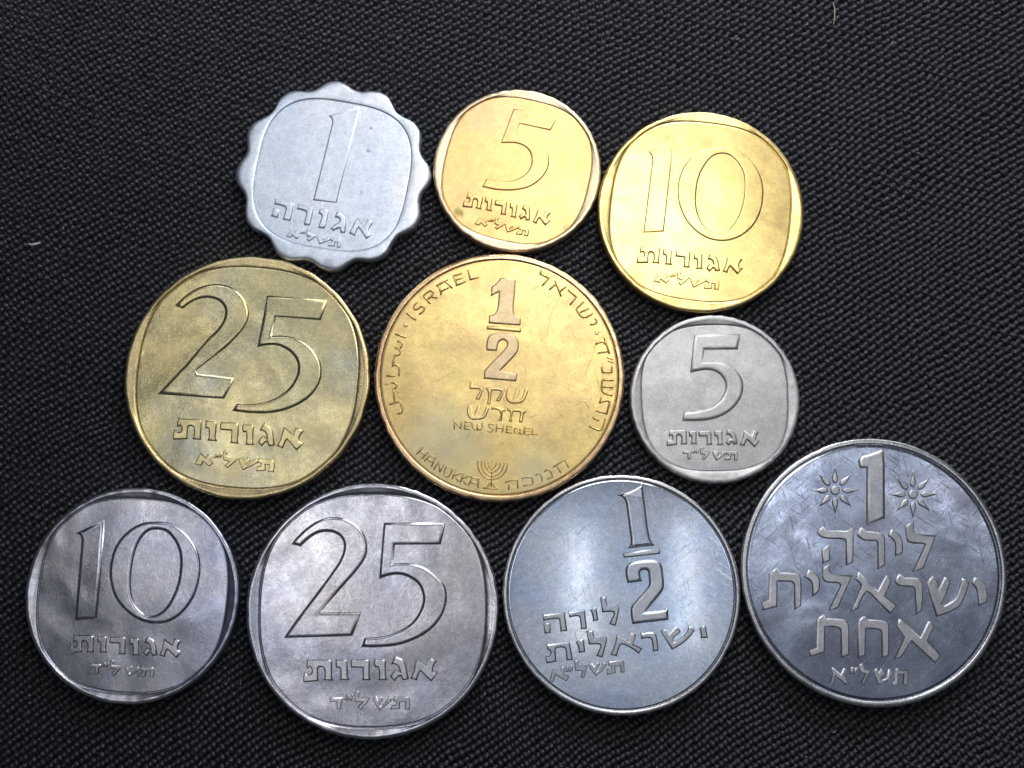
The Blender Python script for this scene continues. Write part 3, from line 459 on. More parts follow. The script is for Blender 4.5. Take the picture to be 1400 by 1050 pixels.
  ('numeral','big',['-189,655 267,657 238,511 -99,511 -123,370 -98,373 -73,375 -47,376 -22,376 4,376 29,375 55,373 80,369 104,362 124,355 143,346 161,335 178,324 195,311 213,295 230,277 244,258 257,237 268,218 276,197 282,176 285,154 286,132 285,109 283,87 278,65 271,43 262,21 251,0 239,-20 225,-40 211,-59 195,-76 179,-93 161,-108 143,-122 124,-136 104,-148 84,-159 63,-169 42,-178 21,-186 -1,-193 -23,-199 -45,-205 -71,-210 -96,-213 -122,-216 -148,-217 -173,-219 -198,-220 -224,-220 -249,-221 -274,-220 -299,-220 -324,-219 -313,-139 -290,-139 -266,-138 -242,-136 -219,-134 -195,-131 -172,-127 -147,-123 -123,-118 -99,-112 -75,-104 -52,-95 -30,-83 -8,-70 12,-55 32,-39 50,-21 66,-3 79,18 91,40 102,62 111,82 117,104 119,126 117,152 111,177 101,200 90,218 77,235 63,251 47,265 30,276 13,285 -6,292 -26,297 -46,301 -67,302 -88,302 -108,300 -130,297 -152,294 -173,290 -195,285 -216,280 -237,274']),
 ],
 'agorot10n': [
  ('letter','let',['-559,-383 -542,-394 -517,-393 -493,-393 -469,-393 -445,-393 -420,-394 -396,-395 -383,-397 -371,-403 -366,-413 -365,-424 -364,-444 -363,-464 -363,-484 -364,-504 -365,-523 -358,-559 -428,-556 -422,-537 -420,-517 -420,-496 -422,-476 -426,-464 -434,-454 -442,-449 -451,-447 -461,-448 -470,-452 -475,-460 -476,-469 -477,-491 -477,-513 -476,-535 -474,-556 -591,-565 -594,-530 -584,-489 -571,-502 -539,-505 -529,-496 -524,-483 -524,-470 -529,-456 -533,-451 -540,-448 -565,-459 -568,-428']),
  ('letter','let',['-322,-393 -306,-405 -283,-403 -261,-404 -250,-407 -241,-413 -237,-423 -236,-434 -237,-454 -237,-474 -238,-494 -240,-514 -241,-534 -228,-561 -300,-556 -293,-533 -292,-493 -299,-460 -325,-458 -327,-421']),
  ('letter','let',['-196,-402 -180,-412 -160,-410 -139,-408 -118,-408 -97,-408 -77,-409 -66,-412 -57,-419 -53,-429 -51,-440 -51,-460 -50,-481 -50,-501 -51,-521 -52,-542 -44,-576 -109,-574 -103,-557 -106,-472 -204,-469 -205,-427']),
  ('letter','let',['0,-410 14,-422 39,-420 63,-422 72,-425 79,-432 82,-442 82,-453 82,-474 82,-496 82,-518 82,-539 81,-561 91,-584 21,-582 29,-566 29,-516 21,-479 -5,-479 -13,-437']),
  ('letter','let',['168,-404 184,-418 204,-426 222,-437 231,-446 238,-457 244,-476 249,-494 253,-513 267,-585 219,-591 210,-556 190,-562 159,-594 127,-559 152,-524 170,-510 202,-531 198,-510 191,-490 184,-479 173,-471 156,-466 138,-466 154,-429']),
  ('letter','let',['332,-428 417,-489 431,-426 500,-452 486,-467 475,-485 469,-501 467,-519 469,-531 475,-544 511,-547 457,-612 369,-528 361,-537 355,-547 348,-565 343,-583 339,-602 289,-586 298,-565 307,-543 314,-522 318,-499 321,-476 324,-459 328,-443']),
  ('letter','small',['-383,-659 -366,-672 -287,-674 -280,-688 -300,-707 -305,-766 -337,-763 -336,-705 -392,-701 -391,-675']),
  ('quotation_mark','small',['-252,-654 -237,-659 -253,-699 -275,-696']),
  ('quotation_mark','small',['-217,-656 -202,-661 -217,-701 -241,-699']),
  ('letter','small',['-192,-636 -149,-637 -160,-663 -165,-683 -73,-688 -94,-724 -151,-782 -173,-755 -129,-720 -187,-714 -194,-661']),
  ('letter','small',['-52,-702 -21,-679 -12,-712 14,-683 30,-710 4,-739 9,-764 59,-723 76,-686 100,-723 -3,-793']),
  ('letter','small',['121,-688 135,-701 157,-698 179,-697 200,-698 222,-700 234,-707 241,-720 243,-739 243,-759 242,-779 238,-799 199,-796 208,-739 163,-736 160,-788 88,-790 97,-758 130,-762 136,-735 111,-729 108,-708']),
  ('numeral','big',['-575,605 -309,732 -345,-223 -553,-245 -523,517 -523,539 -527,559 -535,578 -551,595']),
  ('numeral','big',['236,713 261,712 286,710 311,707 335,701 359,693 383,682 407,669 430,655 452,639 474,623 495,605 515,587 534,569 552,549 569,528 584,507 599,484 611,460 623,435 633,410 641,384 648,358 653,331 657,304 659,276 660,249 659,222 657,194 653,167 648,136 642,104 635,73 627,42 616,12 604,-18 590,-45 575,-72 558,-98 540,-123 520,-147 499,-169 481,-187 461,-204 440,-219 417,-233 394,-246 370,-256 346,-264 321,-269 295,-273 269,-275 243,-276 217,-275 193,-273 168,-269 144,-264 120,-257 96,-249 73,-240 49,-227 25,-214 2,-199 -20,-183 -42,-166 -62,-148 -83,-128 -102,-108 -120,-87 -137,-65 -153,-42 -167,-18 -180,10 -192,38 -202,67 -211,97 -218,127 -224,156 -228,184 -230,211 -231,238 -230,266 -228,293 -225,320 -220,348 -215,377 -208,405 -199,432 -189,459 -176,484 -163,509 -147,533 -130,555 -112,577 -92,597 -71,616 -50,634 -28,650 -5,665 19,678 44,689 70,699 97,706 124,710 152,713 180,714 208,714','216,647 237,645 258,642 278,638 298,631 317,622 336,609 353,593 369,576 384,558 397,539 411,519 423,497 434,475 444,453 451,430 457,406 461,383 464,359 466,335 467,311 467,287 466,256 464,225 462,194 458,163 453,132 446,102 437,72 427,42 416,12 404,-16 390,-44 375,-72 362,-92 348,-112 333,-131 317,-149 299,-166 280,-180 260,-192 239,-201 217,-208 194,-211 171,-210 148,-204 126,-194 106,-180 87,-165 70,-148 54,-130 41,-111 28,-92 17,-71 7,-50 -1,-28 -9,-6 -15,18 -19,41 -23,65 -25,89 -27,113 -28,142 -28,171 -27,200 -25,229 -22,258 -19,287 -16,315 -12,343 -7,370 -1,398 5,425 13,451 21,475 29,497 40,519 51,541 64,561 77,578 90,594 105,608 121,621 139,633 157,641 176,645 196,647']),
 ],
 'agorot25n': [
  ('numeral','big',['-804,644 -793,663 -780,681 -766,698 -752,714 -738,728 -724,743 -710,757 -694,771 -678,785 -661,798 -644,811 -627,824 -608,836 -591,846 -572,857 -554,866 -534,875 -515,883 -495,889 -475,894 -454,898 -434,900 -413,902 -393,903 -372,903 -352,901 -331,899 -311,895 -288,889 -266,881 -244,872 -223,861 -201,848 -180,833 -160,817 -142,799 -126,781 -113,762 -100,741 -90,720 -82,701 -76,681 -71,661 -68,641 -66,619 -65,597 -66,576 -69,554 -74,534 -82,514 -91,494 -100,475 -111,457 -124,439 -137,421 -150,404 -165,385 -180,366 -196,347 -212,329 -228,311 -320,207 -536,-35 -118,-30 -197,-251 -859,-269 -755,-117 -438,309 -389,382 -374,401 -361,421 -348,441 -336,461 -325,483 -316,502 -308,522 -301,542 -295,562 -291,583 -289,605 -288,627 -291,648 -296,670 -306,691 -320,710 -337,727 -357,741 -380,752 -403,760 -423,764 -443,767 -463,768 -483,768 -504,765 -524,761 -544,756 -563,749 -582,740 -600,729 -618,718 -635,706 -650,694 -664,682 -678,670 -694,654 -709,639 -724,623']),
  ('numeral','big',['105,846 710,850 667,644 210,641 187,438 208,442 228,445 249,448 271,449 292,450 312,450 332,450 353,448 373,446 393,443 417,439 441,433 465,426 488,418 511,408 533,395 554,382 575,368 595,353 613,337 631,321 648,303 665,287 681,270 695,252 707,232 714,213 720,193 725,173 728,153 729,132 729,111 728,89 725,68 721,46 715,25 709,5 702,-16 693,-36 683,-55 673,-74 661,-92 649,-109 637,-126 623,-143 609,-158 594,-173 578,-188 561,-202 543,-215 525,-228 506,-240 487,-251 469,-261 450,-271 431,-280 411,-288 392,-296 372,-304 350,-312 327,-320 304,-327 281,-334 258,-339 235,-344 212,-347 190,-350 167,-353 144,-355 121,-357 100,-359 78,-360 56,-360 35,-361 13,-361 -8,-361 -30,-361 -51,-360 -73,-359 -95,-358 -67,-279 -45,-279 -24,-278 -2,-277 19,-275 41,-274 63,-272 84,-269 106,-266 127,-262 147,-256 168,-251 188,-244 208,-237 227,-230 248,-221 269,-212 289,-202 309,-192 328,-180 346,-168 364,-155 382,-141 398,-126 413,-109 429,-91 443,-72 455,-52 467,-31 477,-10 486,10 493,31 499,53 503,75 505,97 505,118 502,140 497,161 490,182 482,203 472,223 460,243 446,261 431,274 415,286 398,297 380,307 362,317 342,326 322,334 298,340 274,344 249,346 228,346 206,345 184,342 163,338 139,332 115,325 92,317 69,307']),
  ('letter','let',['-629,-480 -608,-492 -579,-490 -549,-488 -520,-487 -490,-486 -461,-486 -431,-486 -415,-488 -400,-495 -394,-506 -392,-520 -391,-544 -390,-568 -389,-592 -389,-616 -390,-640 -380,-683 -466,-683 -459,-660 -457,-641 -457,-622 -458,-604 -460,-585 -466,-571 -476,-559 -486,-554 -497,-552 -509,-554 -520,-559 -525,-569 -527,-580 -527,-601 -527,-622 -526,-644 -524,-665 -522,-686 -664,-703 -669,-660 -657,-610 -641,-625 -603,-628 -590,-615 -584,-600 -585,-583 -591,-567 -596,-561 -604,-557 -635,-572 -639,-535']),
  ('letter','let',['-349,-480 -328,-492 -310,-488 -291,-486 -272,-486 -258,-488 -246,-495 -241,-506 -239,-520 -238,-541 -237,-562 -236,-582 -236,-603 -236,-624 -236,-645 -218,-678 -307,-680 -301,-650 -303,-600 -314,-560 -347,-561 -353,-515']),
  ('letter','let',['-193,-480 -175,-491 -150,-488 -126,-485 -101,-484 -76,-483 -52,-484 -39,-487 -28,-495 -23,-507 -21,-520 -20,-544 -20,-568 -20,-592 -20,-616 -21,-640 -12,-680 -89,-680 -82,-660 -86,-560 -202,-559 -204,-510']),
  ('letter','let',['35,-475 54,-487 73,-484 93,-483 113,-484 124,-487 132,-495 136,-507 137,-520 138,-542 139,-563 139,-585 140,-607 140,-628 140,-650 154,-678 69,-680 78,-660 76,-600 65,-556 33,-557 22,-507']),
  ('letter','let',['233,-447 253,-464 271,-469 287,-476 302,-485 315,-496 323,-510 332,-533 339,-556 344,-580 365,-670 305,-681 291,-638 266,-646 228,-689 186,-646 217,-600 239,-581 281,-606 277,-588 272,-571 265,-555 255,-541 241,-531 220,-526 196,-527 215,-480']),
  ('letter','let',['441,-472 541,-545 559,-470 642,-500 630,-512 619,-525 611,-540 603,-559 601,-580 603,-595 610,-610 653,-614 586,-693 483,-593 472,-603 465,-615 457,-637 450,-659 445,-681 385,-663 394,-644 402,-624 410,-605 416,-585 420,-567 423,-548 426,-530 430,-510 435,-491']),
  ('letter','small',['-395,-835 -373,-850 -277,-847 -267,-863 -290,-888 -294,-961 -333,-959 -335,-888 -405,-888 -405,-855']),
  ('quotation_mark','small',['-234,-819 -215,-823 -233,-874 -260,-873']),
  ('quotation_mark','small',['-191,-819 -172,-823 -189,-874 -218,-873']),
  ('letter','small',['-161,-792 -108,-791 -120,-823 -125,-848 -12,-848 -36,-893 -103,-969 -132,-937 -79,-891 -151,-888 -163,-823']),
  ('letter','small',['15,-863 52,-833 65,-872 95,-835 116,-867 86,-905 93,-935 153,-881 172,-834 204,-877 79,-972']),
  ('letter','small',['228,-833 246,-848 267,-843 289,-840 310,-839 332,-839 353,-841 368,-849 377,-863 380,-883 381,-902 382,-921 380,-941 377,-961 329,-961 337,-890 282,-890 281,-954 192,-961 202,-921 242,-923 248,-890 218,-884 212,-858']),
 ],
 'halflira': [
  ('numeral','big',['-15,971 6,978 26,985 46,993 66,1001 86,1010 106,1019 126,1029 146,1039 165,1051 185,1062 204,1074 223,1087 218,1043 222,1014 226,984 229,955 233,926 236,897 240,868 243,837 246,807 249,776 253,746 256,715 260,685 262,664 265,644 268,623 272,603 276,582 281,559 286,537 295,515 307,495 324,478 81,450 97,472 103,495 104,516 103,537 101,559 98,580 95,601 93,622 89,653 86,685 82,717 78,748 74,780 70,812 67,837 64,862 60,887 54,911 44,933 29,951 9,964']),
  ('fraction_bar','let',['21,397 383,444 386,393 28,353']),
  ('numeral','big',['65,110 60,132 55,154 52,177 49,200 48,224 51,247 61,270 76,288 91,298 107,304 125,309 145,313 166,316 187,319 208,321 228,323 249,325 270,326 291,326 311,326 331,324 349,320 366,312 381,300 392,285 400,268 405,248 407,227 408,206 410,185 412,163 415,141 416,119 417,97 416,79 413,61 407,43 396,24 383,6 368,-11 355,-28 341,-44 327,-61 313,-77 298,-93 218,-184 242,-183 266,-181 290,-179 314,-176 338,-174 359,-172 380,-168 400,-164 418,-158 436,-150 452,-141 455,-215 455,-250 109,-290 104,-271 101,-253 98,-234 96,-215 94,-190 94,-165 95,-140 116,-106 203,-11 220,6 236,25 252,44 266,63 275,80 280,97 281,116 280,134 278,152 276,176 275,200 268,223 257,234 241,239 220,239 200,234 188,225 181,213 181,189 185,165 190,146 197,127']),
  ('letter','let',['-781,-200 -764,-205 -558,-183 -563,-207 -541,-360 -605,-366 -606,-344 -608,-322 -611,-299 -614,-278 -619,-256 -624,-245 -634,-241 -657,-242 -680,-244 -703,-248 -726,-252 -749,-257 -772,-263']),
  ('letter','let',['-772,-286 -707,-288 -705,-378 -760,-387']),
  ('letter','let',['-527,-169 -510,-184 -366,-155 -364,-177 -346,-339 -404,-343 -404,-323 -405,-303 -407,-283 -409,-263 -412,-244 -416,-232 -424,-222 -433,-217 -442,-216 -467,-219 -491,-223 -515,-230']),
  ('letter','let',['-313,-164 -250,-128 -247,-171 -234,-256 -284,-266 -283,-243 -286,-220 -291,-198 -299,-180']),
  ('letter','let',['-210,-39 -151,-30 -152,-73 -140,-132 -25,-118 -28,-164 -62,-312 -123,-293 -76,-201 -78,-189 -83,-180 -92,-175 -102,-174 -124,-174 -146,-176 -168,-178 -190,-181']),
  ('letter','let',['-456,-474 -378,-435 -375,-474 -366,-563 -424,-572 -425,-552 -427,-532 -432,-513 -442,-492']),
  ('letter','let',['-349,-368 -282,-356 -281,-392 -269,-436 -149,-423 -153,-468 -195,-617 -252,-601 -211,-513 -211,-503 -216,-495 -226,-490 -238,-489 -260,-489 -281,-490 -303,-491 -325,-493']),
  ('letter','let',['-744,-483 -725,-495 -520,-465 -512,-504 -487,-640 -546,-643 -553,-565 -553,-547 -560,-531 -572,-523 -586,-519 -608,-519 -630,-522 -652,-527 -660,-553 -649,-656 -744,-673 -755,-603 -715,-606 -701,-567 -710,-556 -735,-537']),
  ('letter','let',['-48,-397 67,-464 76,-378 139,-402 105,-489 195,-532 162,-581 137,-560 111,-541 84,-524 56,-510 27,-497 -3,-488 -20,-500 -30,-527 -38,-546 -44,-565 -50,-584 -54,-604 -113,-591 -103,-570 -93,-548 -84,-526 -76,-504 -69,-483 -63,-462 -58,-440 -53,-419']),
  ('letter','let',['182,-374 207,-387 228,-381 250,-377 272,-375 293,-375 315,-376 328,-384 335,-398 341,-423 346,-449 349,-474 352,-500 355,-525 356,-551 303,-555 303,-534 303,-513 301,-492 298,-472 294,-451 288,-438 275,-430 255,-429 234,-429 214,-432 193,-438']),
  ('letter','let',['383,-364 444,-343 461,-400 540,-313 580,-374 507,-429 505,-476 527,-464 548,-452 568,-438 588,-424 606,-408 623,-391 637,-374 647,-356 655,-336 659,-313 715,-358 700,-378 685,-398 668,-416 651,-434 633,-451 614,-466 595,-481 575,-495 555,-507 534,-519 512,-530 490,-540']),
  ('letter','let',['763,-341 827,-298 830,-345 844,-426 779,-430 779,-409 777,-389 774,-368 770,-354']),
  ('letter','small',['-682,-725 -611,-765 -603,-703 -557,-713 -574,-750 -572,-777 -523,-798 -550,-848 -660,-782 -679,-854 -717,-844 -697,-771']),
  ('quotation_mark','small',['-550,-701 -523,-705 -531,-755 -557,-759']),
  ('quotation_mark','small',['-512,-699 -486,-699 -494,-749 -520,-753']),
  ('letter','small',['-476,-651 -428,-645 -435,-669 -437,-705 -342,-695 -354,-735 -377,-812 -410,-811 -393,-746 -462,-743 -469,-675']),
  ('letter','small',['-335,-696 -297,-672 -276,-710 -260,-662 -216,-682 -247,-720 -253,-759 -192,-702 -194,-661 -152,-682 -184,-735 -261,-797']),
  ('letter','small',['-141,-654 -121,-658 8,-644 18,-669 20,-761 -16,-761 -20,-698 -74,-704 -66,-765 -148,-783 -157,-729 -111,-731 -106,-703 -135,-694']),
 ],
 'lira': [
  ('numeral','big',['-96,1121 -82,1134 -62,1141 -40,1145 -20,1150 7,1160 33,1169 59,1179 85,1188 111,1197 138,1206 142,1066 125,528 -51,462 -40,775 -28,1033 -93,1023 -104,1050 -108,1075 -105,1099']),
  ('star_ray','ray',['-281,806 -284,797 -282,788 -274,780 -264,774 -252,769 -239,768 -220,772 -202,778 -183,784 -166,788 -149,793 -132,797 -149,801 -166,806 -182,810 -200,816 -218,822 -237,826 -250,825 -262,820 -273,814']),
  ('star_ray','ray',['-299,749 -307,745 -312,737 -313,725 -310,714 -305,702 -297,692 -282,682 -265,673 -248,664 -233,656 -218,647 -204,638 -212,653 -221,668 -229,683 -237,700 -245,717 -254,733 -264,741 -276,747 -288,750']),
  ('star_ray','ray',['-352,721 -361,723 -369,721 -378,713 -385,703 -390,690 -391,677 -388,659 -382,641 -377,623 -373,606 -369,589 -366,572 -361,589 -356,606 -351,623 -344,641 -338,659 -333,677 -334,690 -338,703 -344,713']),
  ('star_ray','ray',['-408,737 -412,745 -420,749 -432,750 -443,747 -456,741 -466,733 -477,717 -486,700 -495,683 -504,668 -514,653 -523,638 -508,647 -492,656 -477,664 -460,673 -442,682 -426,692 -417,702 -411,714 -408,725']),
  ('star_ray','ray',['-435,788 -433,797 -434,806 -442,814 -452,820 -465,825 -478,826 -496,822 -515,816 -533,810 -550,806 -567,801 -584,797 -567,793 -551,788 -534,784 -516,778 -498,772 -479,768 -466,769 -454,774 -443,780']),
  ('star_ray','ray',['-417,845 -409,850 -404,857 -403,869 -406,880 -411,893 -419,903 -435,913 -452,921 -468,930 -483,939 -498,948 -513,957 -504,942 -496,927 -488,911 -479,894 -471,877 -462,861 -452,853 -440,847 -429,844']),
  ('star_ray','ray',['-364,873 -356,871 -347,873 -338,881 -331,892 -326,904 -325,917 -328,936 -334,954 -339,972 -343,989 -347,1006 -350,1023 -355,1006 -360,989 -365,972 -372,954 -379,936 -383,917 -383,904 -378,892 -373,881']),
  ('star_ray','ray',['-308,857 -304,850 -296,845 -284,844 -273,847 -260,853 -250,861 -239,877 -230,894 -221,911 -212,927 -202,942 -192,957 -208,948 -223,939 -239,930 -256,921 -274,913 -290,903 -299,893 -305,880 -308,869']),
  ('star_centre','ray',['-313,797 -317,780 -327,765 -342,755 -360,752 -377,755 -391,765 -400,780 -403,797 -399,814 -389,829 -374,839 -357,842 -339,839 -325,829 -316,814']),
  ('star_ray','ray',['496,766 494,757 496,748 503,740 513,734 526,729 539,728 557,732 576,738 594,744 614,749 633,753 653,757 634,761 614,765 595,770 577,776 559,782 541,786 528,785 515,780 505,774']),
  ('star_ray','ray',['478,709 470,705 465,697 464,685 466,674 471,662 479,652 495,642 512,633 528,625 545,614 561,604 577,593 567,609 557,626 548,643 540,660 532,677 522,693 513,701 501,707 489,710']),
  ('star_ray','ray',['425,681 416,683 407,681 399,673 392,663 387,650 385,637 389,619 394,601 399,583 403,564 407,544 410,525 414,544 420,564 425,583 432,601 439,619 444,637 443,650 439,663 433,673']),
  ('star_ray','ray',['369,697 365,705 357,709 345,710 334,707 321,701 311,693 300,677 291,660 282,643 271,626 259,609 248,593 265,604 282,614 299,625 317,633 334,642 351,652 359,662 365,674 369,685']),
  ('star_ray','ray',['342,748 345,757 343,766 336,774 325,780 313,785 300,786 281,782 263,776 245,770 225,765 206,761 186,757 205,753 225,749 244,744 262,738 279,732 298,728 311,729 324,734 334,740']),
  ('star_ray','ray',['361,805 369,810 374,817 375,829 372,840 367,853 359,863 344,873 327,881 310,890 294,900 277,911 261,922 271,905 281,888 291,871 299,854 307,837 316,821 326,813 338,807 349,804']),
  ('star_ray','ray',['414,833 423,831 431,833 440,841 447,852 452,864 454,877 450,896 445,914 440,932 436,951 432,971 429,990 424,971 419,951 414,932 407,914 400,896 395,877 396,864 400,852 406,841']),
  ('star_ray','ray',['470,817 474,810 482,805 493,804 505,807 518,813 528,821 539,837 548,854 557,871 569,888 580,905 592,922 575,911 557,900 540,890 522,881 505,873 488,863 480,853 474,840 470,829']),
  ('star_centre','ray',['465,757 460,740 450,725 435,715 418,712 400,715 386,725 377,740 374,757 378,774 389,789 404,799 421,802 438,799 453,789 462,774']),
  ('letter','let',['-552,376 -493,442 -456,402 -258,397 -188,428 -205,92 -273,56 -268,279 -269,294 -277,306 -291,314 -308,317 -337,319 -367,319 -396,320 -426,320 -455,322 -484,325 -506,332 -525,345 -540,359']),
  ('letter','let',['-511,212 -427,268 -437,107 -505,76']),
  ('letter','let',['-158,361 -112,432 -66,392 -43,392 -19,390 4,388 27,385 50,381 73,376 93,367 109,351 116,328 117,304 117,263 117,222 116,181 114,140 112,99 110,58 39,20 48,263 46,285 34,296 12,300 -11,301 -34,301 -57,300 -80,302 -99,309 -116,320 -131,332 -145,346']),
  ('letter','let',['153,345 189,409 209,401 228,390 245,376 259,363 272,348 282,332 289,315 292,292 294,270 295,248 293,225 290,202 285,179 218,148 224,253 221,272 215,289 205,304 191,321 173,334']),
  ('letter','let',['328,443 413,494 406,397 436,359 628,348 489,27 382,-5 520,258 489,273 464,272 439,272 414,273 389,277 365,282 349,292 340,309 336,331 333,353 330,376 328,398 328,421']),
  ('letter','let',['-1040,-23 -960,35 -943,-14 -919,-13 -894,-13 -870,-14 -846,-15 -822,-17 -798,-21 -777,-25 -758,-33 -741,-45 -732,-61 -727,-79 -726,-98 -726,-138 -726,-178 -728,-217 -730,-257 -732,-296 -736,-336 -798,-377 -794,-147 -797,-129 -805,-115 -818,-106 -834,-102 -855,-101 -876,-99 -898,-99 -919,-99 -940,-99 -962,-100 -971,-344 -1111,-381 -1122,-306 -1049,-279']),
  ('letter','let',['-692,-62 -648,13 -625,4 -603,-7 -583,-21 -567,-35 -554,-51 -546,-70 -543,-93 -542,-117 -543,-141 -546,-165 -551,-190 -617,-247 -613,-139 -618,-122 -625,-107 -635,-94 -652,-80 -671,-70']),
  ('letter','let',['-509,28 -437,70 -438,0 -414,-35 -220,-45 -370,-360 -465,-385 -337,-147 -342,-128 -355,-119 -379,-114 -404,-113 -429,-112 -454,-111 -478,-106 -496,-96 -506,-78 -510,-57 -512,-36 -513,-15 -512,7']),
  ('letter','let',['-150,-11 -186,-82 -168,-96 -152,-111 -138,-129 -133,-143 -135,-157 -152,-197 -169,-237 -188,-276 -207,-315 -226,-354 -247,-392 -168,-360 -160,-332 -150,-305 -138,-279 -124,-254 -108,-230 -91,-207 -73,-201 -48,-218 142,-416 212,-335 96,-240 169,-93 118,-40 31,-194 -36,-140']),
  ('letter','let',['197,-94 250,-27 298,-66 324,-63 349,-63 374,-63 399,-66 424,-70 440,-76 455,-85 466,-99 474,-119 477,-141 477,-164 475,-200 473,-236 470,-273 466,-309 461,-345 456,-381 398,-424 399,-198 396,-171 380,-157 358,-151 334,-149 310,-148 286,-148 262,-146 244,-142 228,-133 216,-122 205,-109']),
  ('letter','let',['517,-113 574,-49 622,-92 627,-198 697,-58 755,-94 746,-118 737,-141 727,-164 718,-187 708,-210 697,-233 688,-253 677,-272 666,-292 654,-310 671,-342 691,-334 711,-325 730,-314 749,-302 766,-290 783,-276 798,-258 808,-237 817,-215 826,-192 836,-168 845,-144 854,-120 862,-95 870,-71 938,-109 930,-136 921,-163 911,-190 900,-216 888,-242 876,-267 866,-287 856,-306 844,-324 831,-340 815,-354 781,-373 747,-391 711,-407 675,-420 637,-432 599,-442']),
  ('letter','let',['960,-116 995,-62 1017,-66 1037,-74 1055,-86 1071,-98 1086,-112 1098,-128 1105,-146 1109,-172 1111,-198 1111,-224 1109,-250 1105,-277 1099,-304 1020,-334 1019,-310 1019,-286 1017,-261 1016,-237 1014,-213 1011,-189 1007,-174 999,-159 987,-144 974,-129']),
  ('letter','let',['-581,-467 -511,-422 -495,-461 -469,-461 -443,-461 -418,-462 -392,-464 -367,-466 -342,-470 -320,-474 -300,-481 -283,-493 -273,-510 -270,-531 -269,-552 -269,-595 -270,-639 -272,-682 -274,-726 -277,-769 -281,-813 -356,-839 -348,-594 -354,-566 -371,-552 -393,-546 -415,-542 -437,-541 -460,-541 -483,-543 -506,-546 -517,-786 -658,-829 -667,-769 -594,-744']),
  ('letter','let',['-177,-483 -111,-435 -91,-472 -62,-472 -34,-473 -5,-475 23,-478 51,-481 79,-486 102,-494 119,-509 126,-529 125,-552 124,-596 122,-641 120,-685 118,-729 115,-774 112,-818 47,-844 53,-599 44,-579 27,-570 6,-565 -15,-562 -36,-560 -58,-560 -80,-560 -102,-562 -120,-818 -190,-839']),
  ('letter','let',['231,-470 263,-485 434,-649 517,-488 578,-530 500,-673 623,-816 566,-892 341,-679 235,-834 162,-858 278,-642 203,-536']),
  ('letter','small',['-455,-949 -440,-932 -364,-1004 -333,-938 -303,-956 -331,-999 -293,-1076 -317,-1098 -418,-1013 -444,-1105 -476,-1097 -442,-999']),
  ('quotation_mark','small',['-257,-931 -231,-932 -251,-996 -275,-992']),
  ('quotation_mark','small',['-216,-934 -195,-939 -219,-997 -239,-994']),
  ('letter','small',['-183,-911 -152,-895 -131,-942 -63,-960 -114,-1027 -136,-1091 -167,-1083 -120,-993 -171,-981']),
  ('letter','small',['-41,-963 -10,-941 4,-988 33,-948 69,-985 24,-1028 28,-1060 87,-1034 108,-948 141,-971 138,-994 132,-1014 122,-1032 108,-1048 89,-1062 68,-1075 46,-1085 22,-1093 -3,-1098']),
  ('letter','small',['167,-960 194,-941 211,-963 291,-967 292,-989 293,-1011 292,-1033 290,-1055 287,-1072 283,-1088 277,-1105 240,-1104 253,-996 199,-996 193,-1105 139,-1112 137,-1076 168,-1069']),
 ],
}

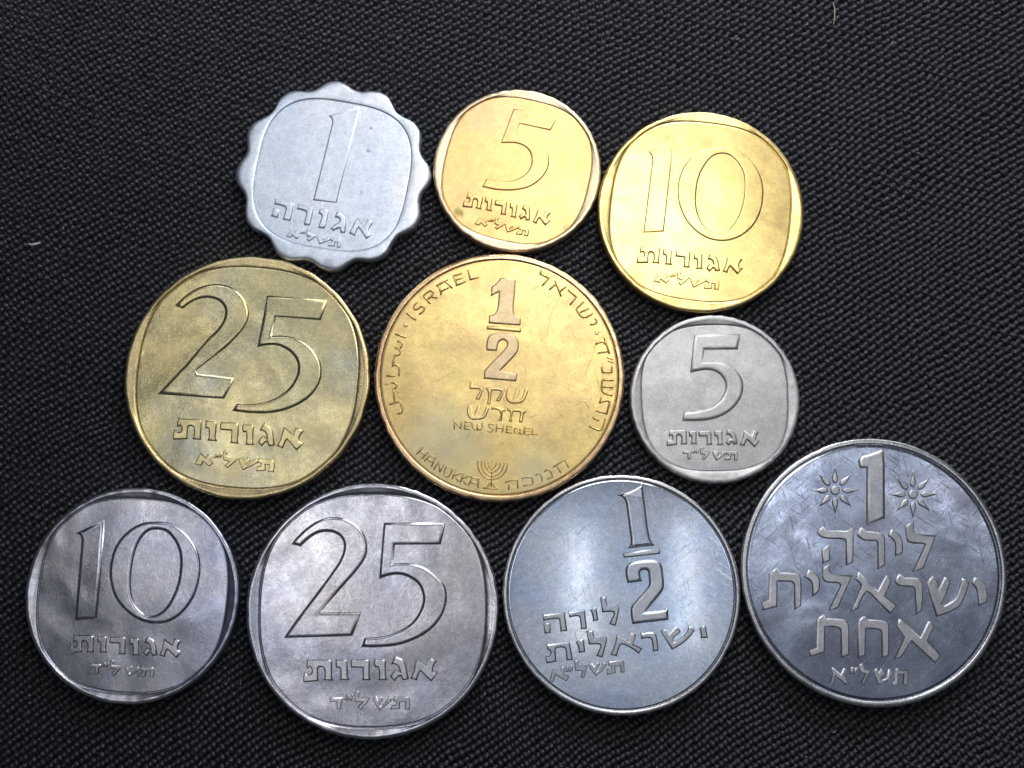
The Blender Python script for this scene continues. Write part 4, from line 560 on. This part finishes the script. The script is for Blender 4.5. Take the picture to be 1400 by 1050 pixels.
def build_coin(key, name, label, loc, Rr, T, field_mat, rim_mat, let_mat=None, num_mat=None, tilt=(0, 0), squircle=None, rimw=0.045,
               scallop=None, relief=0.016, dish=0.0, slope=0.55, lipw=0.05, over=None, edge=0.985, scratches=()):
    root = bpy.data.objects.new(name, None); COL.objects.link(root); root.empty_display_size = 0.5
    ex = Rr * (abs(math.sin(tilt[0])) + abs(math.sin(tilt[1])))
    root.location = (loc[0], loc[1], ex * 0.5); root.rotation_euler = (tilt[0], tilt[1], 0)
    tag(root, label, 'coin', 'coins laid out on the black cloth')
    zf = T - relief
    Ro = np.full(NSEG, Rr)
    if scallop:
        c = np.cos(12 * (TH - scallop[1])); Ro = Rr - scallop[0] * ((1 - c) / 2) ** 1.25
    if squircle:
        a, b, n, rot, ox, oy = squircle
        Rs = superell(a, b, n, rot)
        Rs = Rs + ox * np.cos(TH) + oy * np.sin(TH)
        if not scallop: Rs = np.minimum(Rs, Rr - 0.058)
    else:
        Rs = np.full(NSEG, Rr - rimw)
    # disc: field and underside
    fr = np.r_[0.002, np.linspace(0, 1, 12)[1:-1], edge, 1.0]
    rings = [ring(Rs * f, zf + dish * f ** 3) for f in fr]
    rings += [ring(Rs * 1.0 + 0.004, zf + dish - 0.004), ring(Rs + 0.004, 0.01), ring(Rs * 0.5, 0.01), ring(Rs * 0.002, 0.01)]
    link('disc', grid_mesh('disc', np.array(rings)), field_mat, root)
    # rim
    e = 0.018
    zi = zf + dish
    if scallop:
        prof = [(Rs + 0.0005, zi - .003), (Rs + 0.003, zi + relief * .6), (Rs + 0.012, T - .001), (Rs + (Ro - Rs) * .3, T), (Rs + (Ro - Rs) * .6, T - .0005), (Ro - (Ro - Rs) * .24, T - .002), (Ro - (Ro - Rs) * .1, T - 0.009), (Ro - .002, T - .026), (Ro, T - .042), (Ro, .03), (Ro - .015, 0.0), (Ro - .04, 0.0), (Rs, 0.005)]
    elif squircle:
        lip = Rr - lipw
        d = np.maximum(lip - Rs, 0.004)
        prof = [(Rs + 0.0005, zi - .003), (Rs + .002, zi + .0035)]
        for q in (0.12, 0.3, 0.5, 0.7, 0.86):
            prof.append((Rs + .002 + d * q, zi + .0035 + (T - .0015 - zi - .0035) * (q ** slope)))
        prof += [(np.maximum(lip, Rs + .006), T - .001), (Rr - lipw * .8, T), (Rr - e * 1.2, T - .0005), (Rr - e * .6, T - e * .25), (Rr - e * .15, T - e * .8), (Rr, T - e * 1.5), (Rr, e), (Rr - e * .5, e * .3), (Rr - e * 2, 0.0), (Rs, 0.004)]
    else:
        prof = [(Rs + 0.0005, zi - .003), (Rs + .003, zi + .002), (Rs + .009, zi + (T - zi) * .6), (Rs + .016, T - .0008), (Rs + .022, T), (Rr - e * 1.0, T), (Rr - e * .5, T - e * .25), (Rr - e * .12, T - e * .8), (Rr, T - e * 1.5), (Rr, e), (Rr - e * .5, e * .3), (Rr - e * 2, 0.0), (Rs, 0.004)]
    rg = np.random.default_rng(int(Rr * 1e4))
    def wav(k, amp):
        a = rg.normal(size=k) * amp / math.sqrt(k); p = rg.uniform(0, 6.28, k); f = rg.integers(3, 60, k)
        return (a[:, None] * np.sin(f[:, None] * TH[None] + p[:, None])).sum(0)
    dr = wav(24, .0022); dz = wav(24, .0003 if scallop else .0007)
    for _ in range(7):      # nicks in the outer edge
        c_ = rg.uniform(0, 6.28); dth = np.abs((TH - c_ + math.pi) % (2 * math.pi) - math.pi)
        dr -= rg.uniform(.002, .006) * np.exp(-(dth / .02) ** 2)
    half = len(prof) // 2
    rm = grid_mesh('rim', np.array([ring(r_ + (dr if q >= half else 0), z_ + (dz if 2 < q < len(prof) - 3 else 0)) for q, (r_, z_) in enumerate(prof)]))
    link('rim', rm, rim_mat, root)
    rays = []
    for rad, pts in scratches:
        link('scratch', stroke_mesh('scratch', [pts], rad, zf - 0.0 + .0005), SCR if field_mat.name.find('nickel') < 0 else SCN, root)
    for kd, st, loops in GLYPHS[key]:
        mat = (num_mat if kd == 'numeral' and num_mat else let_mat) or field_mat
        if st.startswith('str'):
            rad = {'str6': .0042, 'str7': .0062, 'str8': .0070, 'str10': .0092, 'str13': .0104}[st]
            o = link(kd, stroke_mesh(kd, loops, rad, zf), mat, root)
        else:
            nm = {'star_ray': 'ray', 'star_centre': 'star'}.get(kd, kd)
            o = link(nm, glyph_mesh(nm, loops, st, zf, over), mat, root)
            if kd == 'star_ray': rays.append(o)
            if kd == 'star_centre':
                for r_ in rays: r_.parent = o
                rays = []
    return root

def nexp(a, r45): return 1.0 / (0.5 - math.log2(r45 / a))
def sq(Rr, fa, fb, rot, ox=0, oy=0, lip=0.05): 
    n = nexp((fa + fb) / 2, (Rr - lip) / Rr)
    return (fa * Rr, fb * Rr, n, R(rot), ox, oy)

ALU = metal('aluminium', (0.84, 0.90, 1.0), (0.76, 0.84, 0.98), (0.90, 0.90, 0.97), rough=(0.42, 0.50), grain=1.0, wobble=.5, scratch=.5, seed=1, spots=((.385, .50, .016, (.35, .38, .44)), (.36, .255, .022, (.35, .38, .44)), (.3, -.19, .02, (.5, .53, .6)), (-.03, -.94, .05, (.5, .52, .6))))
BR5 = metal('pale_brass', (0.94, 0.70, 0.31), (0.88, 0.60, 0.25), (0.86, 0.62, 0.32), rough=(0.36, 0.46), grain=.8, wobble=.4, scratch=.2, seed=2, spots=((-.60, -.45, .045, (0.30, 0.26, 0.08)), (.50, -.62, .03, (0.55, 0.42, 0.2)), (.72, .25, .02, (0.55, 0.42, 0.2))))
BR5R = metal('rim_brass_small', (0.86, 0.70, 0.44), (0.82, 0.66, 0.46), rough=(0.32, 0.42), grain=.7, wobble=.2, scratch=.5, seed=12)
BR10 = metal('bright_brass', (0.96, 0.76, 0.33), (0.92, 0.69, 0.28), rough=(0.27, 0.36), grain=.5, wobble=.7, scratch=.2, seed=3)
BR25 = metal('tarnished_brass', (0.94, 0.78, 0.38), (0.64, 0.58, 0.35), (0.46, 0.46, 0.40), rough=(0.20, 0.32), tone_scale=.9, tone=(.36, .64), grain=.5, wobble=1.0, scratch=.3, seed=4, wscale=.8)
BR25R = metal('tarnished_brass_rim', (0.90, 0.72, 0.38), (0.76, 0.62, 0.34), rough=(0.22, 0.34), grain=.8, wobble=.3, scratch=.8, seed=14)
SHQ = metal('bronze', (0.96, 0.75, 0.31), (0.88, 0.65, 0.31), rough=(0.32, 0.44), tone_scale=2.2, grain=1.1, wobble=.6, scratch=1.2, seed=5, spots=((-.55, -.70, .40, (0.66, 0.62, 0.40)), (.35, -.95, .24, (0.68, 0.62, 0.38))))
SHQR = metal('bronze_rim', (0.92, 0.62, 0.38), (0.92, 0.66, 0.34), rough=(0.20, 0.32), grain=.5, wobble=.2, scratch=.5, seed=15)
SHQN = metal('bronze_numeral', (0.86, 0.67, 0.42), (0.80, 0.63, 0.38), rough=(0.38, 0.48), grain=1.2, wobble=.3, scratch=1.0, seed=16)
CN5 = metal('satin_nickel', (0.72, 0.71, 0.72), (0.64, 0.64, 0.66), rough=(0.40, 0.52), grain=1.4, wobble=.6, scratch=.2, seed=6)
CN10 = metal('toned_nickel', (0.78, 0.77, 0.80), (0.44, 0.47, 0.64), (0.68, 0.65, 0.69), rough=(0.19, 0.30), tone_scale=.8, tone=(.34, .70), grain=.4, wobble=.6, scratch=.25, seed=7, wscale=.9)
CN25 = metal('toned_nickel_large', (0.84, 0.83, 0.86), (0.56, 0.57, 0.70), (0.66, 0.62, 0.65), rough=(0.18, 0.28), tone_scale=.8, tone=(.34, .70), grain=.4, wobble=.9, scratch=.25, seed=8, wscale=.9)
HL = metal('blue_toned_nickel', (0.74, 0.78, 0.86), (0.54, 0.66, 0.88), (0.66, 0.67, 0.75), rough=(0.08, 0.12), tone_scale=.9, grain=.015, wobble=.02, scratch=.3, seed=9)
CNL = metal('toned_nickel_letters', (0.84, 0.83, 0.86), (0.66, 0.66, 0.73), rough=(0.24, 0.32), grain=.4, wobble=.2, scratch=.1, seed=22)
BRL = metal('tarnished_brass_letters', (0.96, 0.80, 0.40), (0.78, 0.68, 0.40), rough=(0.26, 0.36), grain=.5, wobble=.2, scratch=.1, seed=23)
HLL = metal('blue_toned_nickel_letters', (0.74, 0.76, 0.82), (0.66, 0.72, 0.84), rough=(0.28, 0.34), grain=.5, wobble=.2, scratch=.6, seed=19)
SCR = metal('bare_brass_scratch', (0.98, 0.86, 0.60), (0.95, 0.82, 0.56), rough=(0.4, 0.5), seed=20)
SCN = metal('bare_nickel_scratch', (0.8, 0.82, 0.88), (0.75, 0.77, 0.82), rough=(0.4, 0.5), seed=21)
LF = metal('mirror_nickel', (0.56, 0.62, 0.76), (0.32, 0.36, 0.48), (0.38, 0.40, 0.50), rough=(0.13, 0.24), tone_scale=1.5, grain=.10, wobble=.35, scratch=1.1, seed=10)
LL = metal('frosted_nickel', (0.90, 0.90, 0.94), (0.70, 0.71, 0.77), rough=(0.28, 0.40), grain=1.4, wobble=.2, scratch=.6, seed=11, tone_scale=4)
LR = metal('nickel_rim', (0.82, 0.82, 0.85), (0.74, 0.74, 0.78), rough=(0.18, 0.32), grain=.7, wobble=.2, scratch=1.2, seed=13)

build_coin('agora1', 'scalloped_coin', 'silvery aluminium coin with a scalloped edge and a big numeral 1', (-1.853, 2.170), 1.015, .14, ALU, ALU,
           squircle=(.785, .785, 3.0, R(-10), -.006, 0), scallop=(.078, 0.0), relief=.014, over={'big': 'flat'})
build_coin('agorot5b', 'coin', 'small golden brass coin with numeral 5, second in the top row', (.053, 2.221), .872, .135, BR5, BR5R, squircle=sq(.872, .862, .872, -13), over={'big': 'flat'})
build_coin('agorot10b', 'coin', 'brightest golden coin, numeral 10, at the right end of the top row', (1.944, 1.778), 1.063, .16, BR10, BR10, squircle=sq(1.063, .868, .885, -7), over={'big': 'flat'})
build_coin('agorot25b', 'coin', 'olive tarnished brass coin with numeral 25', (-2.681, .059), 1.244, .16, BR25, BR25R, squircle=sq(1.244, .898, .905, -5), let_mat=BRL, num_mat=BR25)
build_coin('sheqel', 'coin', 'golden bronze coin in the centre reading ISRAEL and NEW SHEQEL with a menorah', (-.128, .060), 1.269, .16, SHQ, SHQR, num_mat=SHQN, rimw=.072, relief=.012,
           scratches=((.0018, '640,830 590,770 545,680 512,580 492,470 480,400'), (.0018, '1000,390 975,300 945,215 905,120 870,30'), (.0016, '1030,420 1010,340 960,300'), (.0016, '480,-60 560,-75 640,-95 720,-140 790,-180'),
                      (.0024, '820,-230 870,-270 900,-320'), (.0022, '-560,300 -500,230 -420,190'), (.002, '-640,-60 -560,-10 -470,40'), (.0022, '300,-420 420,-380 480,-390'), (.002, '-330,-620 -280,-560'), (.002, '560,-300 640,-420')))
build_coin('agorot5n', 'coin', 'small satin silver coin with numeral 5', (2.053, -.165), .861, .135, CN5, CN5, squircle=sq(.861, .854, .862, 1, 0, .012), relief=.020)
build_coin('agorot10n', 'coin', 'blue-grey silver coin with numeral 10 at the bottom left', (-3.758, -2.120), 1.062, .16, CN10, CN10, let_mat=CNL, num_mat=CN10, squircle=sq(1.062, .878, .890, -4), relief=.022)
build_coin('agorot25n', 'coin', 'silver coin with numeral 25 in the bottom row', (-1.380, -2.264), 1.251, .16, CN25, CN25, let_mat=CNL, num_mat=CN25, squircle=sq(1.251, .892, .905, 0), relief=.022)
build_coin('halflira', 'coin', 'pale blue silver coin with the fraction one half and three lines of Hebrew', (1.084, -2.109), 1.18, .16, HL, LR, let_mat=HLL, rimw=.058, relief=.016)
build_coin('lira', 'coin', 'largest silver coin, dark mirror field, numeral 1 between two eight-rayed stars', (3.588, -1.888), 1.32, .17, LF, LR, let_mat=LL, rimw=.068, relief=.018, edge=.975,
           scratches=((.0016, '930,620 1010,420 1060,250 1085,120'), (.0016, '-620,-870 -590,-900 -580,-950'), (.0014, '-900,700 -840,620 -700,560'), (.0014, '-980,500 -800,430 -640,420'), (.0014, '-950,640 -820,560 -600,500')))

COINS = [(-1.853, 2.170, 1.015), (.053, 2.221, .872), (1.944, 1.778, 1.063), (-2.681, .059, 1.244), (-.128, .06, 1.269), (2.053, -.165, .861), (-3.758, -2.12, 1.062), (-1.38, -2.264, 1.251), (1.084, -2.109, 1.18), (3.588, -1.888, 1.32)]
# ------------------------------------------------------------------ lint on the cloth
def lint(name, label, pts, rad, col):
    m, nt, b, N, L = new_mat(name + '_fibre'); b.inputs['Base Color'].default_value = (*col, 1); b.inputs['Roughness'].default_value = .8
    P = np.array(pts, float); K = 8; n = len(P); rings = []
    for i in range(n):
        d = P[min(i + 1, n - 1)] - P[max(i - 1, 0)]; d /= np.linalg.norm(d)
        s = np.cross(d, (0, 0, 1)); s /= np.linalg.norm(s); u = np.cross(s, d)
        t = i / (n - 1); r = rad * (0.25 + 0.75 * math.sin(math.pi * min(max(t, .04), .96)) ** .5)
        a = np.linspace(0, 2 * math.pi, K, endpoint=False)
        rings.append(P[i] + (s[None] * np.cos(a)[:, None] + u[None] * np.sin(a)[:, None]) * r)
    o = link(name, grid_mesh(name, np.array(rings)), m); tag(o, label, 'lint'); return o
lint('lint_speck', 'small pale lint speck on the cloth far left of the coins', [(-5.02, 1.46, .012), (-4.98, 1.455, .016), (-4.94, 1.462, .017), (-4.90, 1.475, .012)], .014, (.6, .6, .66))
lint('lint_hair', 'thin pale hair on the cloth at the upper edge, right of the top row', [(3.42, 4.10, .01), (3.435, 4.02, .02), (3.43, 3.93, .02), (3.42, 3.85, .01)], .006, (.45, .43, .36))
frng = random.Random(4)
spots_ = [(-4.62, 1.50), (-3.0, 3.15), (-4.96, 3.35), (4.55, 3.3), (2.9, -3.7)]
while len(spots_) < 26:
    x, y = frng.uniform(-5.1, 5.1), frng.uniform(-3.8, 4.0)
    if all(math.hypot(x - c_[0], y - c_[1]) > c_[2] + .12 for c_ in COINS): spots_.append((x, y))
dust = bmesh.new()
for x, y in spots_:      # uncounted dust: one object
    a, l, r0 = frng.uniform(0, 3.14), frng.uniform(.010, .024), frng.uniform(.003, .0055)
    d = Vector((math.cos(a), math.sin(a), 0)); n_ = Vector((-d.y, d.x, 0)); c0 = Vector((x, y, .006)); prev = None
    for q, (f, wd) in enumerate([(-1, .25), (-.4, 1), (.4, .9), (1, .2)]):
        c = c0 + d * l * f + n_ * l * .5 * f * f
        cur = [dust.verts.new(c + n_ * r0 * wd * math.cos(b_) + Vector((0, 0, r0 * wd * (1 + math.sin(b_))))) for b_ in [k * math.pi / 3 for k in range(6)]]
        if prev:
            for k in range(6): dust.faces.new((prev[k], prev[(k + 1) % 6], cur[(k + 1) % 6], cur[k]))
        prev = cur
dm = bpy.data.meshes.new('lint_dust'); bmesh.ops.recalc_face_normals(dust, faces=dust.faces); dust.to_mesh(dm); dust.free()
mD, _, bD, _, _ = new_mat('lint_dust_fibre'); bD.inputs['Base Color'].default_value = (.4, .4, .44, 1); bD.inputs['Roughness'].default_value = .8
tag(link('lint_dust', dm, mD), 'scattered pale dust flecks on the black cloth', 'dust', kind='stuff')
